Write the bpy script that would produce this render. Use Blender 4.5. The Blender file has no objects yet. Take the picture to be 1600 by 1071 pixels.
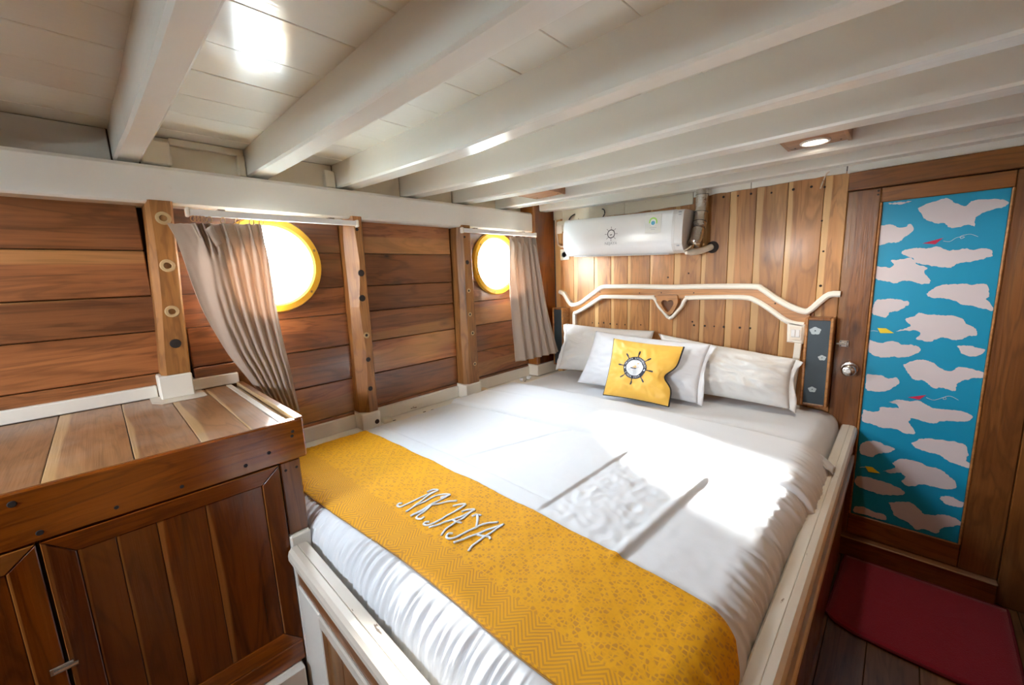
import bpy, bmesh, math, random
from mathutils import Vector, Matrix, Quaternion
random.seed(7)
R_ = random.Random(11)
sc = bpy.context.scene
COL = sc.collection
PI = math.pi

# ------------------------------------------------------------------ camera, world, sun, exposure
cam_d = bpy.data.cameras.new('camera'); cam = bpy.data.objects.new('camera', cam_d); COL.objects.link(cam)
cam_d.sensor_width = 36; cam_d.lens = 14.11; cam_d.clip_start = 0.02
RIGHT = Vector((0.7192, 0.6937, -0.0400)).normalized()
BACK = Vector((0.6903, -0.7054, 0.1610)).normalized()
UP = BACK.cross(RIGHT).normalized(); RIGHT = UP.cross(BACK).normalized()
m = Matrix((RIGHT, UP, BACK)).transposed().to_4x4(); m.translation = Vector((0, -2.4, 1.44))
cam.matrix_world = m
sc.camera = cam

vs = sc.view_settings
sc.display_settings.display_device = 'sRGB'
vs.view_transform = 'Standard'; vs.look = 'None'; vs.gamma = 1.0; vs.use_curve_mapping = False
vs.exposure = 0.53
cy = sc.cycles
cy.use_denoising = True
try: cy.denoiser = 'OPENIMAGEDENOISE'
except Exception: pass
cy.max_bounces = 14; cy.diffuse_bounces = 8; cy.glossy_bounces = 5; cy.transparent_max_bounces = 12
cy.sample_clamp_indirect = 12.0; cy.caustics_reflective = False; cy.caustics_refractive = False

SKY = 105.0
w = bpy.data.worlds.new('hazy_sky'); sc.world = w; w.use_nodes = True
nt = w.node_tree; nt.nodes.clear()
tc = nt.nodes.new('ShaderNodeTexCoord'); sx = nt.nodes.new('ShaderNodeSeparateXYZ')
rp = nt.nodes.new('ShaderNodeValToRGB'); bg = nt.nodes.new('ShaderNodeBackground'); wo = nt.nodes.new('ShaderNodeOutputWorld')
rp.color_ramp.elements[0].position = 0.0; rp.color_ramp.elements[0].color = (0.95, 0.98, 1.0, 1)
rp.color_ramp.elements[1].position = 0.7; rp.color_ramp.elements[1].color = (0.76, 0.87, 1.0, 1)
nt.links.new(tc.outputs['Generated'], sx.inputs[0]); nt.links.new(sx.outputs['Z'], rp.inputs[0])
nt.links.new(rp.outputs[0], bg.inputs[0]); bg.inputs[1].default_value = SKY; nt.links.new(bg.outputs[0], wo.inputs[0])

def lamp(name, kind, loc, direction, energy, color=(1, 1, 1), **kw):
    d = bpy.data.lights.new(name, kind); d.energy = energy; d.color = color
    for k, v in kw.items(): setattr(d, k, v)
    o = bpy.data.objects.new(name, d); COL.objects.link(o); o.location = loc
    o.rotation_mode = 'QUATERNION'; o.rotation_quaternion = Vector(direction).to_track_quat('-Z', 'Y')
    return o
lamp('sun', 'SUN', (-6, 2, 5), (1.5, -0.42, -0.77), 105.0, (1.0, 0.98, 0.94), angle=math.radians(11.0))
def portal(name, loc, direction, sx_, sy_):
    o = lamp(name, 'AREA', loc, direction, 1.0, shape='RECTANGLE', size=sx_, size_y=sy_)
    o.data.cycles.is_portal = True
    return o
portal('portal', (-2.04, -0.54, 1.53), (1, 0, 0), 0.4, 0.4)
portal('portal', (-2.04, -1.857, 1.53), (1, 0, 0), 0.4, 0.4)
portal('portal', (-1.10, -3.68, 1.64), (0, 1, 0), 0.42, 0.24)  # sky portal at the added opening in the rear wall

# ------------------------------------------------------------------ node materials
MATS = {}
def new_mat(name):
    mt = bpy.data.materials.new(name); mt.use_nodes = True
    n = mt.node_tree; n.nodes.clear()
    out = n.nodes.new('ShaderNodeOutputMaterial'); p = n.nodes.new('ShaderNodeBsdfPrincipled')
    n.links.new(p.outputs[0], out.inputs[0])
    MATS[name] = mt
    return mt, n, p
class NG:
    """small helper to wire nodes"""
    def __init__(self, n): self.n = n
    def _in(self, sock, v):
        if v is None: return
        if hasattr(v, 'is_linked') or isinstance(v, bpy.types.NodeSocket): self.n.links.new(v, sock)
        else:
            try: sock.default_value = v
            except Exception: sock.default_value = (v, v, v)
    def node(self, t, ins=None, **props):
        nd = self.n.nodes.new(t)
        for k, v in props.items(): setattr(nd, k, v)
        for k, v in (ins or {}).items(): self._in(nd.inputs[k], v)
        return nd
    def math(self, op, a, b=None, c=None, clamp=False):
        nd = self.node('ShaderNodeMath', operation=op, use_clamp=clamp)
        self._in(nd.inputs[0], a)
        if b is not None: self._in(nd.inputs[1], b)
        if c is not None: self._in(nd.inputs[2], c)
        return nd.outputs[0]
    def vmath(self, op, a, b=None):
        nd = self.node('ShaderNodeVectorMath', operation=op)
        self._in(nd.inputs[0], a)
        if b is not None: self._in(nd.inputs[1], b)
        return nd.outputs[0]
    def noise(self, vec, scale, detail=2.0, rough=0.5, dist=0.0):
        nd = self.node('ShaderNodeTexNoise', {'Vector': vec, 'Scale': scale, 'Detail': detail, 'Roughness': rough, 'Distortion': dist})
        return nd.outputs[0]
    def ramp(self, fac, stops, interp='LINEAR'):
        nd = self.node('ShaderNodeValToRGB', {0: fac}); cr = nd.color_ramp; cr.interpolation = interp
        while len(cr.elements) < len(stops): cr.elements.new(0.5)
        for e, (p_, c_) in zip(cr.elements, stops):
            e.position = p_; e.color = (c_, c_, c_, 1) if isinstance(c_, (int, float)) else (*c_[:3], 1)
        return nd.outputs[0]
    def mix(self, fac, a, b, blend='MIX'):
        nd = self.node('ShaderNodeMix', data_type='RGBA', blend_type=blend)
        self._in(nd.inputs[0], fac)
        for s, v in ((nd.inputs[6], a), (nd.inputs[7], b)):
            if isinstance(v, tuple): s.default_value = (*v[:3], 1)
            else: self.n.links.new(v, s)
        return nd.outputs[2]
    def mapping(self, vec, scale):
        nd = self.node('ShaderNodeMapping', {'Vector': vec}); nd.inputs['Scale'].default_value = scale
        return nd.outputs[0]

def wood(name, axis, dark, light, sap=None, sap_amt=0.0, edge_sap=None, rough=0.3, coat=0.25, vary=0.35, knots=0.7, stain=0.0, lines=0.38):
    mt, n, p = new_mat(name); g = NG(n)
    tcn = g.node('ShaderNodeTexCoord'); oi = g.node('ShaderNodeObjectInfo')
    rnd = oi.outputs['Random']
    off = g.node('ShaderNodeCombineXYZ', {0: g.math('MULTIPLY', rnd, 37.0), 1: g.math('MULTIPLY', rnd, 91.0), 2: g.math('MULTIPLY', rnd, 63.0)}).outputs[0]
    vec = g.vmath('ADD', tcn.outputs['Object'], off)
    def sc_(al, ac): return tuple(al if i == axis else ac for i in range(3))
    warp = g.noise(g.mapping(vec, sc_(0.9, 3.0)), 1.6, 2.0)
    fig = g.noise(g.mapping(vec, sc_(0.8, 7.0)), 1.5, 4.0, 0.55, 0.8)
    rings = g.math('SINE', g.math('MULTIPLY', g.math('ADD', fig, g.math('MULTIPLY', warp, 0.6)), 46.0))
    rings = g.math('MULTIPLY_ADD', rings, 0.5, 0.5)
    fine = g.noise(g.mapping(vec, sc_(3.0, 150.0)), 1.0, 3.0, 0.6)
    broad = g.noise(g.mapping(vec, sc_(1.2, 4.0)), 1.3, 3.0)
    f = g.math('ADD', g.math('MULTIPLY', g.ramp(fig, [(0.34, 0.0), (0.66, 1.0)]), 0.46), 0.12)
    f = g.math('ADD', f, g.math('MULTIPLY', g.ramp(fine, [(0.3, 0.0), (0.7, 1.0)]), 0.22))
    f = g.math('ADD', f, g.math('MULTIPLY', g.ramp(broad, [(0.3, 0.0), (0.7, 1.0)]), 0.22))
    col = g.mix(f, dark, light)
    ln_ = g.math('POWER', rings, 3.0)
    col = g.mix(g.math('MULTIPLY', ln_, lines), col, tuple(c * 0.5 for c in dark))
    # darker figure veins
    vein = g.ramp(g.noise(g.mapping(vec, sc_(0.6, 13.0)), 1.2, 3.0, 0.6, 1.2), [(0.60, 0.0), (0.72, 1.0)])
    col = g.mix(g.math('MULTIPLY', vein, 0.65), col, tuple(c * 0.42 for c in dark))
    if sap:
        s = g.ramp(g.noise(g.mapping(vec, sc_(0.35, 5.5)), 1.3, 1.0), [(0.60, 0.0), (0.635, 1.0)])
        col = g.mix(g.math('MULTIPLY', s, sap_amt), col, sap)
    if edge_sap:
        gx = g.node('ShaderNodeSeparateXYZ', {0: tcn.outputs['Generated']}).outputs[edge_sap[0]]
        wob = g.noise(g.mapping(vec, sc_(1.6, 0.01)), 1.4, 1.0)
        r2 = g.math('FRACT', g.math('MULTIPLY', rnd, 13.7))
        lim = g.math('ADD', g.math('MULTIPLY_ADD', r2, edge_sap[1], -0.10), g.math('MULTIPLY', wob, 0.30))
        m_ = g.math('MULTIPLY_ADD', g.math('SUBTRACT', lim, gx), 24.0, 0.5, clamp=True)
        col = g.mix(g.math('MULTIPLY', m_, 0.85), col, g.mix(fine, tuple(c * 0.85 for c in sap), sap))
    if knots:
        vo = g.node('ShaderNodeTexVoronoi', {'Vector': g.mapping(vec, sc_(2.6, 6.5)), 'Scale': 1.0})
        near = g.ramp(vo.outputs['Distance'], [(0.02, 1.0), (0.06, 0.4), (0.14, 0.0)])
        sel = g.ramp(g.node('ShaderNodeSeparateColor', {0: vo.outputs['Color']}).outputs[0], [(0.72, 0.0), (0.75, 1.0)])
        col = g.mix(g.math('MULTIPLY', g.math('MULTIPLY', near, sel), knots), col, tuple(c * 0.16 for c in dark))
    if stain:
        st = g.ramp(g.noise(vec, 3.2, 3.0, 0.6), [(0.52, 0.0), (0.66, 1.0)])
        col = g.mix(g.math('MULTIPLY', st, stain), col, (0.42, 0.36, 0.32))
    v = g.math('MULTIPLY_ADD', g.math('FRACT', g.math('MULTIPLY', rnd, 7.31)), vary, 1.0 - vary / 2)
    hs = g.node('ShaderNodeHueSaturation', {'Color': col, 'Value': v})
    hs.inputs['Saturation'].default_value = 1.08
    n.links.new(hs.outputs[0], p.inputs['Base Color'])
    rr = g.math('ADD', g.math('MULTIPLY', g.noise(vec, 9.0, 3.0), 0.16), rough - 0.08)
    n.links.new(rr, p.inputs['Roughness'])
    p.inputs['Coat Weight'].default_value = coat; p.inputs['Coat Roughness'].default_value = 0.14
    bump = g.node('ShaderNodeBump', {'Strength': 0.25, 'Distance': 0.003, 'Height': g.math('ADD', fine, g.math('MULTIPLY', g.noise(vec, 7.0, 2.0), 1.2))})
    n.links.new(bump.outputs[0], p.inputs['Normal'])
    return mt

def paint(name, color, rough=0.3, axis=0, chips=0.0, chip_col=(0.14, 0.08, 0.04), bump=0.15, coat=0.0, dirt=0.10):
    mt, n, p = new_mat(name); g = NG(n)
    tcn = g.node('ShaderNodeTexCoord'); oi = g.node('ShaderNodeObjectInfo')
    rnd = oi.outputs['Random']
    off = g.node('ShaderNodeCombineXYZ', {0: g.math('MULTIPLY', rnd, 17.0), 1: g.math('MULTIPLY', rnd, 29.0), 2: g.math('MULTIPLY', rnd, 41.0)}).outputs[0]
    vec = g.vmath('ADD', tcn.outputs['Object'], off)
    sc_ = tuple(1.2 if i == axis else 26.0 for i in range(3))
    br = g.noise(g.mapping(vec, sc_), 2.0, 4.0, 0.6)
    lo = g.noise(vec, 3.0, 3.0)
    col = g.mix(g.math('MULTIPLY', g.ramp(lo, [(0.2, 0.0), (0.9, 1.0)]), dirt), color, tuple(c * k for c, k in zip(color, (0.80, 0.74, 0.62))))
    if chips:
        c1 = g.noise(g.mapping(vec, tuple(9.0 if i == axis else 38.0 for i in range(3))), 1.0, 4.0, 0.65)
        col = g.mix(g.ramp(c1, [(0.74 - 0.1 * chips, 0.0), (0.77 - 0.1 * chips, 1.0)]), col, chip_col)
    n.links.new(col, p.inputs['Base Color'])
    n.links.new(g.math('MULTIPLY_ADD', lo, 0.12, rough - 0.06), p.inputs['Roughness'])
    p.inputs['Coat Weight'].default_value = coat; p.inputs['Coat Roughness'].default_value = 0.1
    b = g.node('ShaderNodeBump', {'Strength': bump, 'Distance': 0.004, 'Height': g.math('ADD', br, g.math('MULTIPLY', g.noise(vec, 14.0, 2.0), 0.8))})
    n.links.new(b.outputs[0], p.inputs['Normal'])
    return mt

def plain(name, color, rough=0.5, metal=0.0, noise=0.06, nscale=30.0, bump=0.0, emit=0.0, ecol=None, sheen=0.0):
    mt, n, p = new_mat(name); g = NG(n)
    tcn = g.node('ShaderNodeTexCoord')
    nz = g.noise(tcn.outputs['Object'], nscale, 3.0)
    n.links.new(g.mix(g.math('MULTIPLY', nz, noise * 2), color, tuple(c * 0.7 for c in color)), p.inputs['Base Color'])
    p.inputs['Roughness'].default_value = rough; p.inputs['Metallic'].default_value = metal
    p.inputs['Sheen Weight'].default_value = sheen
    if bump:
        b = g.node('ShaderNodeBump', {'Strength': bump, 'Distance': 0.002, 'Height': nz}); n.links.new(b.outputs[0], p.inputs['Normal'])
    if emit:
        p.inputs['Emission Color'].default_value = (*(ecol or color), 1); p.inputs['Emission Strength'].default_value = emit
    return mt

def fabric(name, color, rough=0.85, weave=900.0, soft=6.0, soft_amt=0.25, trans=0.0, tcol=None, sheen=0.15):
    mt, n, p = new_mat(name); g = NG(n)
    tcn = g.node('ShaderNodeTexCoord'); vec = tcn.outputs['Object']
    wv = g.noise(vec, weave, 1.0); cr = g.noise(vec, soft, 5.0, 0.62, 0.4)
    n.links.new(g.mix(g.math('MULTIPLY', wv, 0.16), color, tuple(c * 0.72 for c in color)), p.inputs['Base Color'])
    p.inputs['Roughness'].default_value = rough; p.inputs['Sheen Weight'].default_value = sheen
    b = g.node('ShaderNodeBump', {'Strength': soft_amt, 'Distance': 0.012, 'Height': g.math('ADD', cr, g.math('MULTIPLY', wv, 0.02))})
    n.links.new(b.outputs[0], p.inputs['Normal'])
    if trans:
        tr = g.node('ShaderNodeBsdfTranslucent', {'Color': (*(tcol or color), 1)}); mx = g.node('ShaderNodeMixShader', {0: trans})
        out = [x for x in n.nodes if x.type == 'OUTPUT_MATERIAL'][0]
        n.links.new(p.outputs[0], mx.inputs[1]); n.links.new(tr.outputs[0], mx.inputs[2]); n.links.new(mx.outputs[0], out.inputs[0])
    return mt

TEAK_D, TEAK_L, SAP = (0.155, 0.055, 0.019), (0.40, 0.185, 0.070), (0.66, 0.42, 0.20)
HULL_D, HULL_L = (0.085, 0.030, 0.014), (0.40, 0.168, 0.076)
M_back = wood('teak_back_planks', 2, (0.24, 0.10, 0.036), (0.52, 0.26, 0.105), SAP, 0.25, (0, 0.28), 0.46, 0.06)
M_hull = wood('teak_hull_planks', 1, HULL_D, HULL_L, (0.46, 0.26, 0.11), 0.35, None, 0.35, 0.45, 0.75, 0.9)
M_post = wood('teak_posts', 2, (0.15, 0.060, 0.022), (0.40, 0.195, 0.075), (0.50, 0.29, 0.12), 0.25, None, 0.45, 0.0, 0.25, 0.8)
M_door = wood('teak_door_vertical', 2, (0.11, 0.038, 0.013), (0.29, 0.12, 0.042), SAP, 0.12, None, 0.35, 0.45, 0.3)
M_doorh = wood('teak_door_horizontal', 0, (0.10, 0.035, 0.012), (0.30, 0.125, 0.042), SAP, 0.1, None, 0.35, 0.45, 0.3)
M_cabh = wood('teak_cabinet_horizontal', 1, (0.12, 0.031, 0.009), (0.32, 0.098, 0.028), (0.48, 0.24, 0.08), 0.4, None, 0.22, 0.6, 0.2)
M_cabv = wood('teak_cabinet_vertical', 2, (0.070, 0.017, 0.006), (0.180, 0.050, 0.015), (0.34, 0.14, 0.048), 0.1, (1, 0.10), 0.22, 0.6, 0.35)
M_cabt = wood('teak_cabinet_top', 0, (0.20, 0.095, 0.045), (0.40, 0.22, 0.115), (0.56, 0.38, 0.20), 0.3, (1, 0.30), 0.38, 0.25, 0.2, 0.7, 0.3)
M_floor = wood('teak_floor', 1, (0.075, 0.034, 0.016), (0.24, 0.125, 0.062), SAP, 0.15, None, 0.36, 0.3, 0.4)
M_head = wood('teak_headboard', 0, (0.30, 0.125, 0.045), (0.52, 0.26, 0.105), None, 0, None, 0.34, 0.2, 0.15, 0.3)
M_bedw = wood('teak_bed_boards', 0, (0.12, 0.042, 0.016), (0.27, 0.115, 0.045), None, 0, None, 0.35, 0.4, 0.3, 0.4)
M_bedv = wood('teak_bed_side', 1, (0.10, 0.026, 0.009), (0.22, 0.066, 0.021), None, 0, None, 0.35, 0.4, 0.3, 0.4)
M_dark = plain('dark_backing_wood', (0.035, 0.02, 0.012), 0.8)  # near-black brown for the slabs behind planks and boards
M_white = paint('white_gloss_paint', (0.83, 0.825, 0.775), 0.22, 0, 0.0, bump=0.12)
M_ceil = paint('ceiling_gloss_paint', (0.74, 0.725, 0.665), 0.15, 1, 0.0, bump=0.10)
M_cap = paint('cap_white_paint', (0.80, 0.785, 0.74), 0.34, 1, 0.0)
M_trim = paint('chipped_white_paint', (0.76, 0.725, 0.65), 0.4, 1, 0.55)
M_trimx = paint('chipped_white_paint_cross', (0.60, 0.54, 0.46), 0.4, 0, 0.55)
M_cream = paint('cream_board_paint', (0.74, 0.68, 0.56), 0.6, 2, 0.35)
M_cream2 = paint('headboard_cream_paint', (0.84, 0.80, 0.71), 0.4, 0, 0.1)
M_grey = paint('grey_board_paint', (0.50, 0.48, 0.44), 0.6, 1, 0.3)  # grey paint for the filler boards at the near end
M_yellow = plain('yellow_enamel', (0.82, 0.46, 0.035), 0.32, noise=0.05)
M_sheet = fabric('white_cotton', (0.70, 0.72, 0.75), 0.8, 700, 5.0, 0.10)
M_duvet = fabric('white_duvet_cotton', (0.68, 0.705, 0.74), 0.7, 700, 7.0, 0.16)
M_pill = fabric('ivory_pillow_cotton', (0.76, 0.755, 0.735), 0.8, 800, 9.0, 0.5)
M_pillw = fabric('white_pillow_cotton', (0.80, 0.82, 0.86), 0.8, 800, 9.0, 0.45)
M_cush = fabric('yellow_satin', (0.86, 0.50, 0.075), 0.5, 900, 9.0, 0.35)
M_black = plain('black_cloth', (0.012, 0.011, 0.013), 0.7)
M_navy = plain('navy_print', (0.02, 0.024, 0.045), 0.6)
M_emb = plain('white_print', (0.80, 0.82, 0.86), 0.6)
M_gold = plain('gold_print', (0.78, 0.50, 0.10), 0.6)
M_curt = fabric('taupe_curtain_cloth', (0.42, 0.33, 0.265), 0.9, 1100, 12.0, 0.15, 0.16, (0.55, 0.40, 0.30), 0.0)
M_rail = plain('white_aluminium', (0.80, 0.80, 0.80), 0.3)
M_plast = plain('white_plastic', (0.84, 0.855, 0.87), 0.16, noise=0.02)
M_plast2 = plain('grey_white_plastic', (0.66, 0.65, 0.64), 0.35, noise=0.03)
M_cream_pl = plain('cream_plastic', (0.78, 0.72, 0.62), 0.4)
M_foil = plain('crinkled_foil', (0.72, 0.70, 0.67), 0.22, 1.0, 0.25, 60.0, 0.9)
M_pipe = plain('wrapped_drain_pipe', (0.72, 0.66, 0.56), 0.6, 0, 0.2, 40, 0.5)
M_steel = plain('brushed_steel', (0.62, 0.58, 0.54), 0.24, 1.0)
M_brass = plain('aged_brass', (0.45, 0.27, 0.12), 0.35, 1.0)
M_blue = plain('printed_sky_blue', (0.0, 0.29, 0.50), 0.42, noise=0.03, nscale=3)
M_cloud = plain('printed_cloud', (0.68, 0.615, 0.64), 0.45, noise=0.10, nscale=18)
M_red = plain('printed_red', (0.52, 0.008, 0.06), 0.5)
M_yel = plain('printed_yellow', (0.85, 0.62, 0.02), 0.5)
M_slate = plain('dark_slate_paint', (0.030, 0.048, 0.062), 0.45, noise=0.2, nscale=12)
M_flow = plain('pale_flower_paint', (0.48, 0.55, 0.57), 0.6, noise=0.3, nscale=90)
M_bung = plain('pale_wood_bung', (0.50, 0.34, 0.17), 0.5, noise=0.25, nscale=60)
M_hole = plain('dark_bolt', (0.022, 0.014, 0.010), 0.85)
M_rug = plain('crimson_pile', (0.33, 0.006, 0.034), 0.95, noise=0.40, nscale=220, bump=1.0, sheen=0.3)
M_rugd = plain('crimson_binding', (0.17, 0.005, 0.018), 0.9, noise=0.3, nscale=120, bump=0.6)
M_lens = plain('lit_lamp_lens', (1.0, 0.93, 0.82), 0.4, emit=14.0, ecol=(1.0, 0.86, 0.66))
M_silver = plain('silver_thread', (0.72, 0.77, 0.82), 0.35, noise=0.35, nscale=160, bump=0.6)
M_wire = plain('black_cable', (0.02, 0.02, 0.02), 0.5)
M_wirew = plain('cream_cable', (0.68, 0.58, 0.45), 0.5)
M_lumber = wood('lamp_box_wood', 0, (0.20, 0.09, 0.045), (0.46, 0.25, 0.14), None, 0, None, 0.4, 0.2, 0.2, 0.5)
M_green = plain('label_green', (0.32, 0.62, 0.10), 0.4)
M_cyan = plain('label_blue', (0.05, 0.30, 0.50), 0.4)
M_label = plain('label_film', (0.70, 0.70, 0.67), 0.25)
M_ink = plain('label_ink', (0.10, 0.085, 0.08), 0.5)
M_grayink = plain('grey_ink', (0.36, 0.38, 0.42), 0.5)

def glass_mat():
    mt = bpy.data.materials.new('window_glass'); mt.use_nodes = True; n = mt.node_tree; n.nodes.clear(); g = NG(n)
    out = n.nodes.new('ShaderNodeOutputMaterial'); tr = g.node('ShaderNodeBsdfTransparent', {'Color': (0.97, 0.98, 0.98, 1)})
    gl = g.node('ShaderNodeBsdfGlossy', {'Roughness': 0.02}); lw = g.node('ShaderNodeLayerWeight', {'Blend': 0.5}); fr = g.node('ShaderNodeMath', {0: g.math('POWER', lw.outputs['Facing'], 4.0), 1: 0.5, 2: 0.04}, operation='MULTIPLY_ADD')
    mx = g.node('ShaderNodeMixShader', {0: fr.outputs[0]}); n.links.new(tr.outputs[0], mx.inputs[1]); n.links.new(gl.outputs[0], mx.inputs[2])
    n.links.new(mx.outputs[0], out.inputs[0]); return mt
M_glass = glass_mat()

def sea_mat():
    mt, n, p = new_mat('pale_sea'); g = NG(n)
    tcn = g.node('ShaderNodeTexCoord'); nz = g.noise(tcn.outputs['Object'], 1.3, 4.0)
    n.links.new(g.mix(nz, (0.20, 0.24, 0.24), (0.30, 0.34, 0.33)), p.inputs['Base Color'])
    p.inputs['Roughness'].default_value = 0.12
    b = g.node('ShaderNodeBump', {'Strength': 0.6, 'Distance': 0.3, 'Height': nz}); n.links.new(b.outputs[0], p.inputs['Normal'])
    return mt
M_sea = sea_mat()

def brocade_mat():
    """yellow songket: diamond medallions in the field, zigzag bands toward the foot edge"""
    mt, n, p = new_mat('yellow_brocade'); g = NG(n)
    uv = g.node('ShaderNodeUVMap').outputs[0]
    s = g.node('ShaderNodeSeparateXYZ', {0: uv}); u, v = s.outputs[0], s.outputs[1]     # metres along / across the runner
    def tri(x, per): return g.math('PINGPONG', x, per)
    # diamond lattice
    du = g.math('DIVIDE', tri(u, 0.060), 0.060); dv = g.math('DIVIDE', tri(v, 0.052), 0.052)
    d = g.math('ADD', du, dv)                                   # 0..2, lines near 1
    line = g.math('LESS_THAN', g.math('ABSOLUTE', g.math('SUBTRACT', d, 1.0)), 0.13)
    core = g.math('LESS_THAN', g.math('ABSOLUTE', g.math('SUBTRACT', g.math('ABSOLUTE', g.math('SUBTRACT', d, 1.0)), 0.62)), 0.12)
    vo = g.node('ShaderNodeTexVoronoi', {'Vector': uv, 'Scale': 95.0, 'Randomness': 0.55}, feature='DISTANCE_TO_EDGE')
    petal = g.ramp(vo.outputs['Distance'], [(0.10, 0.0), (0.20, 1.0)])
    fld = g.math('MULTIPLY', petal, g.math('SUBTRACT', 1.0, g.math('MULTIPLY', g.math('ADD', line, core, clamp=True), 0.75)))
    # zigzag border
    z = g.math('ADD', g.math('MULTIPLY', v, 1.0), tri(u, 0.03))
    zz = g.math('GREATER_THAN', g.math('SINE', g.math('MULTIPLY', z, 620.0)), 0.1)
    sq = g.math('GREATER_THAN', g.math('SINE', g.math('MULTIPLY', d, 26.0)), 0.0)
    band = g.math('LESS_THAN', v, 0.135); band2 = g.math('LESS_THAN', v, 0.055)
    pat = g.node('ShaderNodeMix', {0: band, 2: fld, 3: zz}).outputs[0]
    pat = g.node('ShaderNodeMix', {0: band2, 2: pat, 3: sq}).outputs[0]
    big = g.noise(uv, 9.0, 3.0)
    amt = g.math('MULTIPLY', pat, g.math('MULTIPLY_ADD', big, 0.6, 0.45, clamp=True))
    col = g.mix(amt, (0.70, 0.335, 0.003), (0.46, 0.20, 0.022))
    n.links.new(col, p.inputs['Base Color'])
    p.inputs['Roughness'].default_value = 0.75; p.inputs['Specular IOR Level'].default_value = 0.25
    b = g.node('ShaderNodeBump', {'Strength': 0.35, 'Distance': 0.004, 'Height': g.math('ADD', g.math('MULTIPLY', pat, 0.12), g.math('MULTIPLY', g.noise(uv, 22.0, 4.0), 0.9))})
    n.links.new(b.outputs[0], p.inputs['Normal'])
    return mt
M_broc = brocade_mat()

# ------------------------------------------------------------------ mesh helpers
def tag(o, label=None, cat=None, group=None, kind=None):
    if label: o['label'] = label
    if cat: o['category'] = cat
    if group: o['group'] = group
    if kind: o['kind'] = kind
    return o
def empty(name, loc, label=None, cat=None, group=None, kind=None):
    o = bpy.data.objects.new(name, None); COL.objects.link(o); o.location = loc; o.empty_display_size = 0.05
    return tag(o, label, cat, group, kind)
def wloc(o):
    v = Vector(o.location)
    while o.parent: o = o.parent; v += Vector(o.location)
    return v
def obj(name, bm, mat, parent=None, smooth=False, origin=None, autosmooth=None):
    """vertices are given in world space; the origin goes to the middle of the bounds"""
    if origin is None:
        xs = [v.co for v in bm.verts]
        lo = Vector([min(c[i] for c in xs) for i in range(3)]); hi = Vector([max(c[i] for c in xs) for i in range(3)])
        origin = (lo + hi) / 2
    origin = Vector(origin)
    bmesh.ops.translate(bm, verts=bm.verts, vec=-origin)
    if smooth:
        for f in bm.faces: f.smooth = True
        if autosmooth:
            for e in bm.edges:
                if len(e.link_faces) == 2 and e.calc_face_angle(0) > autosmooth: e.smooth = False
    me = bpy.data.meshes.new(name); bm.to_mesh(me); bm.free()
    for mm in (mat if isinstance(mat, (list, tuple)) else [mat]): me.materials.append(mm)
    o = bpy.data.objects.new(name, me); COL.objects.link(o)
    if parent: o.parent = parent; o.location = origin - wloc(parent)
    else: o.location = origin
    return o
def box(bm, x0, x1, y0, y1, z0, z1, bev=0.0, seg=1, mi=0):
    vs_ = [bm.verts.new(c) for c in ((x0, y0, z0), (x1, y0, z0), (x1, y1, z0), (x0, y1, z0), (x0, y0, z1), (x1, y0, z1), (x1, y1, z1), (x0, y1, z1))]
    fs = [bm.faces.new([vs_[i] for i in q]) for q in ((0, 3, 2, 1), (4, 5, 6, 7), (0, 1, 5, 4), (1, 2, 6, 5), (2, 3, 7, 6), (3, 0, 4, 7))]
    for f in fs: f.material_index = mi
    if bev:
        es = list({e for f in fs for e in f.edges})
        bmesh.ops.bevel(bm, geom=es, offset=bev, segments=seg, affect='EDGES', profile=0.6)
    return vs_
def boxo(name, x0, x1, y0, y1, z0, z1, mat, parent=None, bev=0.003, seg=1):
    bm = bmesh.new(); box(bm, x0, x1, y0, y1, z0, z1, bev, seg); return obj(name, bm, mat, parent)
def prism(bm, pts, axis, a0, a1, bev=0.0):
    """polygon pts in the two other axes, extruded along axis from a0 to a1"""
    def P(p, a):
        return {0: (a, p[0], p[1]), 1: (p[0], a, p[1]), 2: (p[0], p[1], a)}[axis]
    v0 = [bm.verts.new(P(p, a0)) for p in pts]; v1 = [bm.verts.new(P(p, a1)) for p in pts]
    n_ = len(pts); fs = [bm.faces.new(v0[::-1]), bm.faces.new(v1)]
    for i in range(n_): fs.append(bm.faces.new((v0[i], v0[(i + 1) % n_], v1[(i + 1) % n_], v1[i])))
    bmesh.ops.recalc_face_normals(bm, faces=fs)
    if bev:
        es = list(set(fs[0].edges) | set(fs[1].edges)); bmesh.ops.bevel(bm, geom=es, offset=bev, segments=1, affect='EDGES')
    return fs
def tube(bm, pts, r, n=8, cap=True, flat=1.0, upv=None):
    pts = [Vector(p) for p in pts]; rs = r if isinstance(r, (list, tuple)) else [r] * len(pts)
    rings = []; up = Vector(upv) if upv else Vector((0, 0, 1))
    for i, p in enumerate(pts):
        t = (pts[min(i + 1, len(pts) - 1)] - pts[max(i - 1, 0)])
        t = t.normalized() if t.length > 1e-9 else Vector((1, 0, 0))
        if abs(t.dot(up)) > 0.95: u_ = t.cross(Vector((1, 0, 0))).normalized()
        else: u_ = t.cross(up).normalized()
        v_ = u_.cross(t).normalized()
        rings.append([bm.verts.new(p + rs[i] * (math.cos(2 * PI * k / n) * u_ + flat * math.sin(2 * PI * k / n) * v_)) for k in range(n)])
    for a, b in zip(rings, rings[1:]):
        for k in range(n): bm.faces.new((a[k], a[(k + 1) % n], b[(k + 1) % n], b[k]))
    if cap: bm.faces.new(rings[0][::-1]); bm.faces.new(rings[-1])
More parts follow.
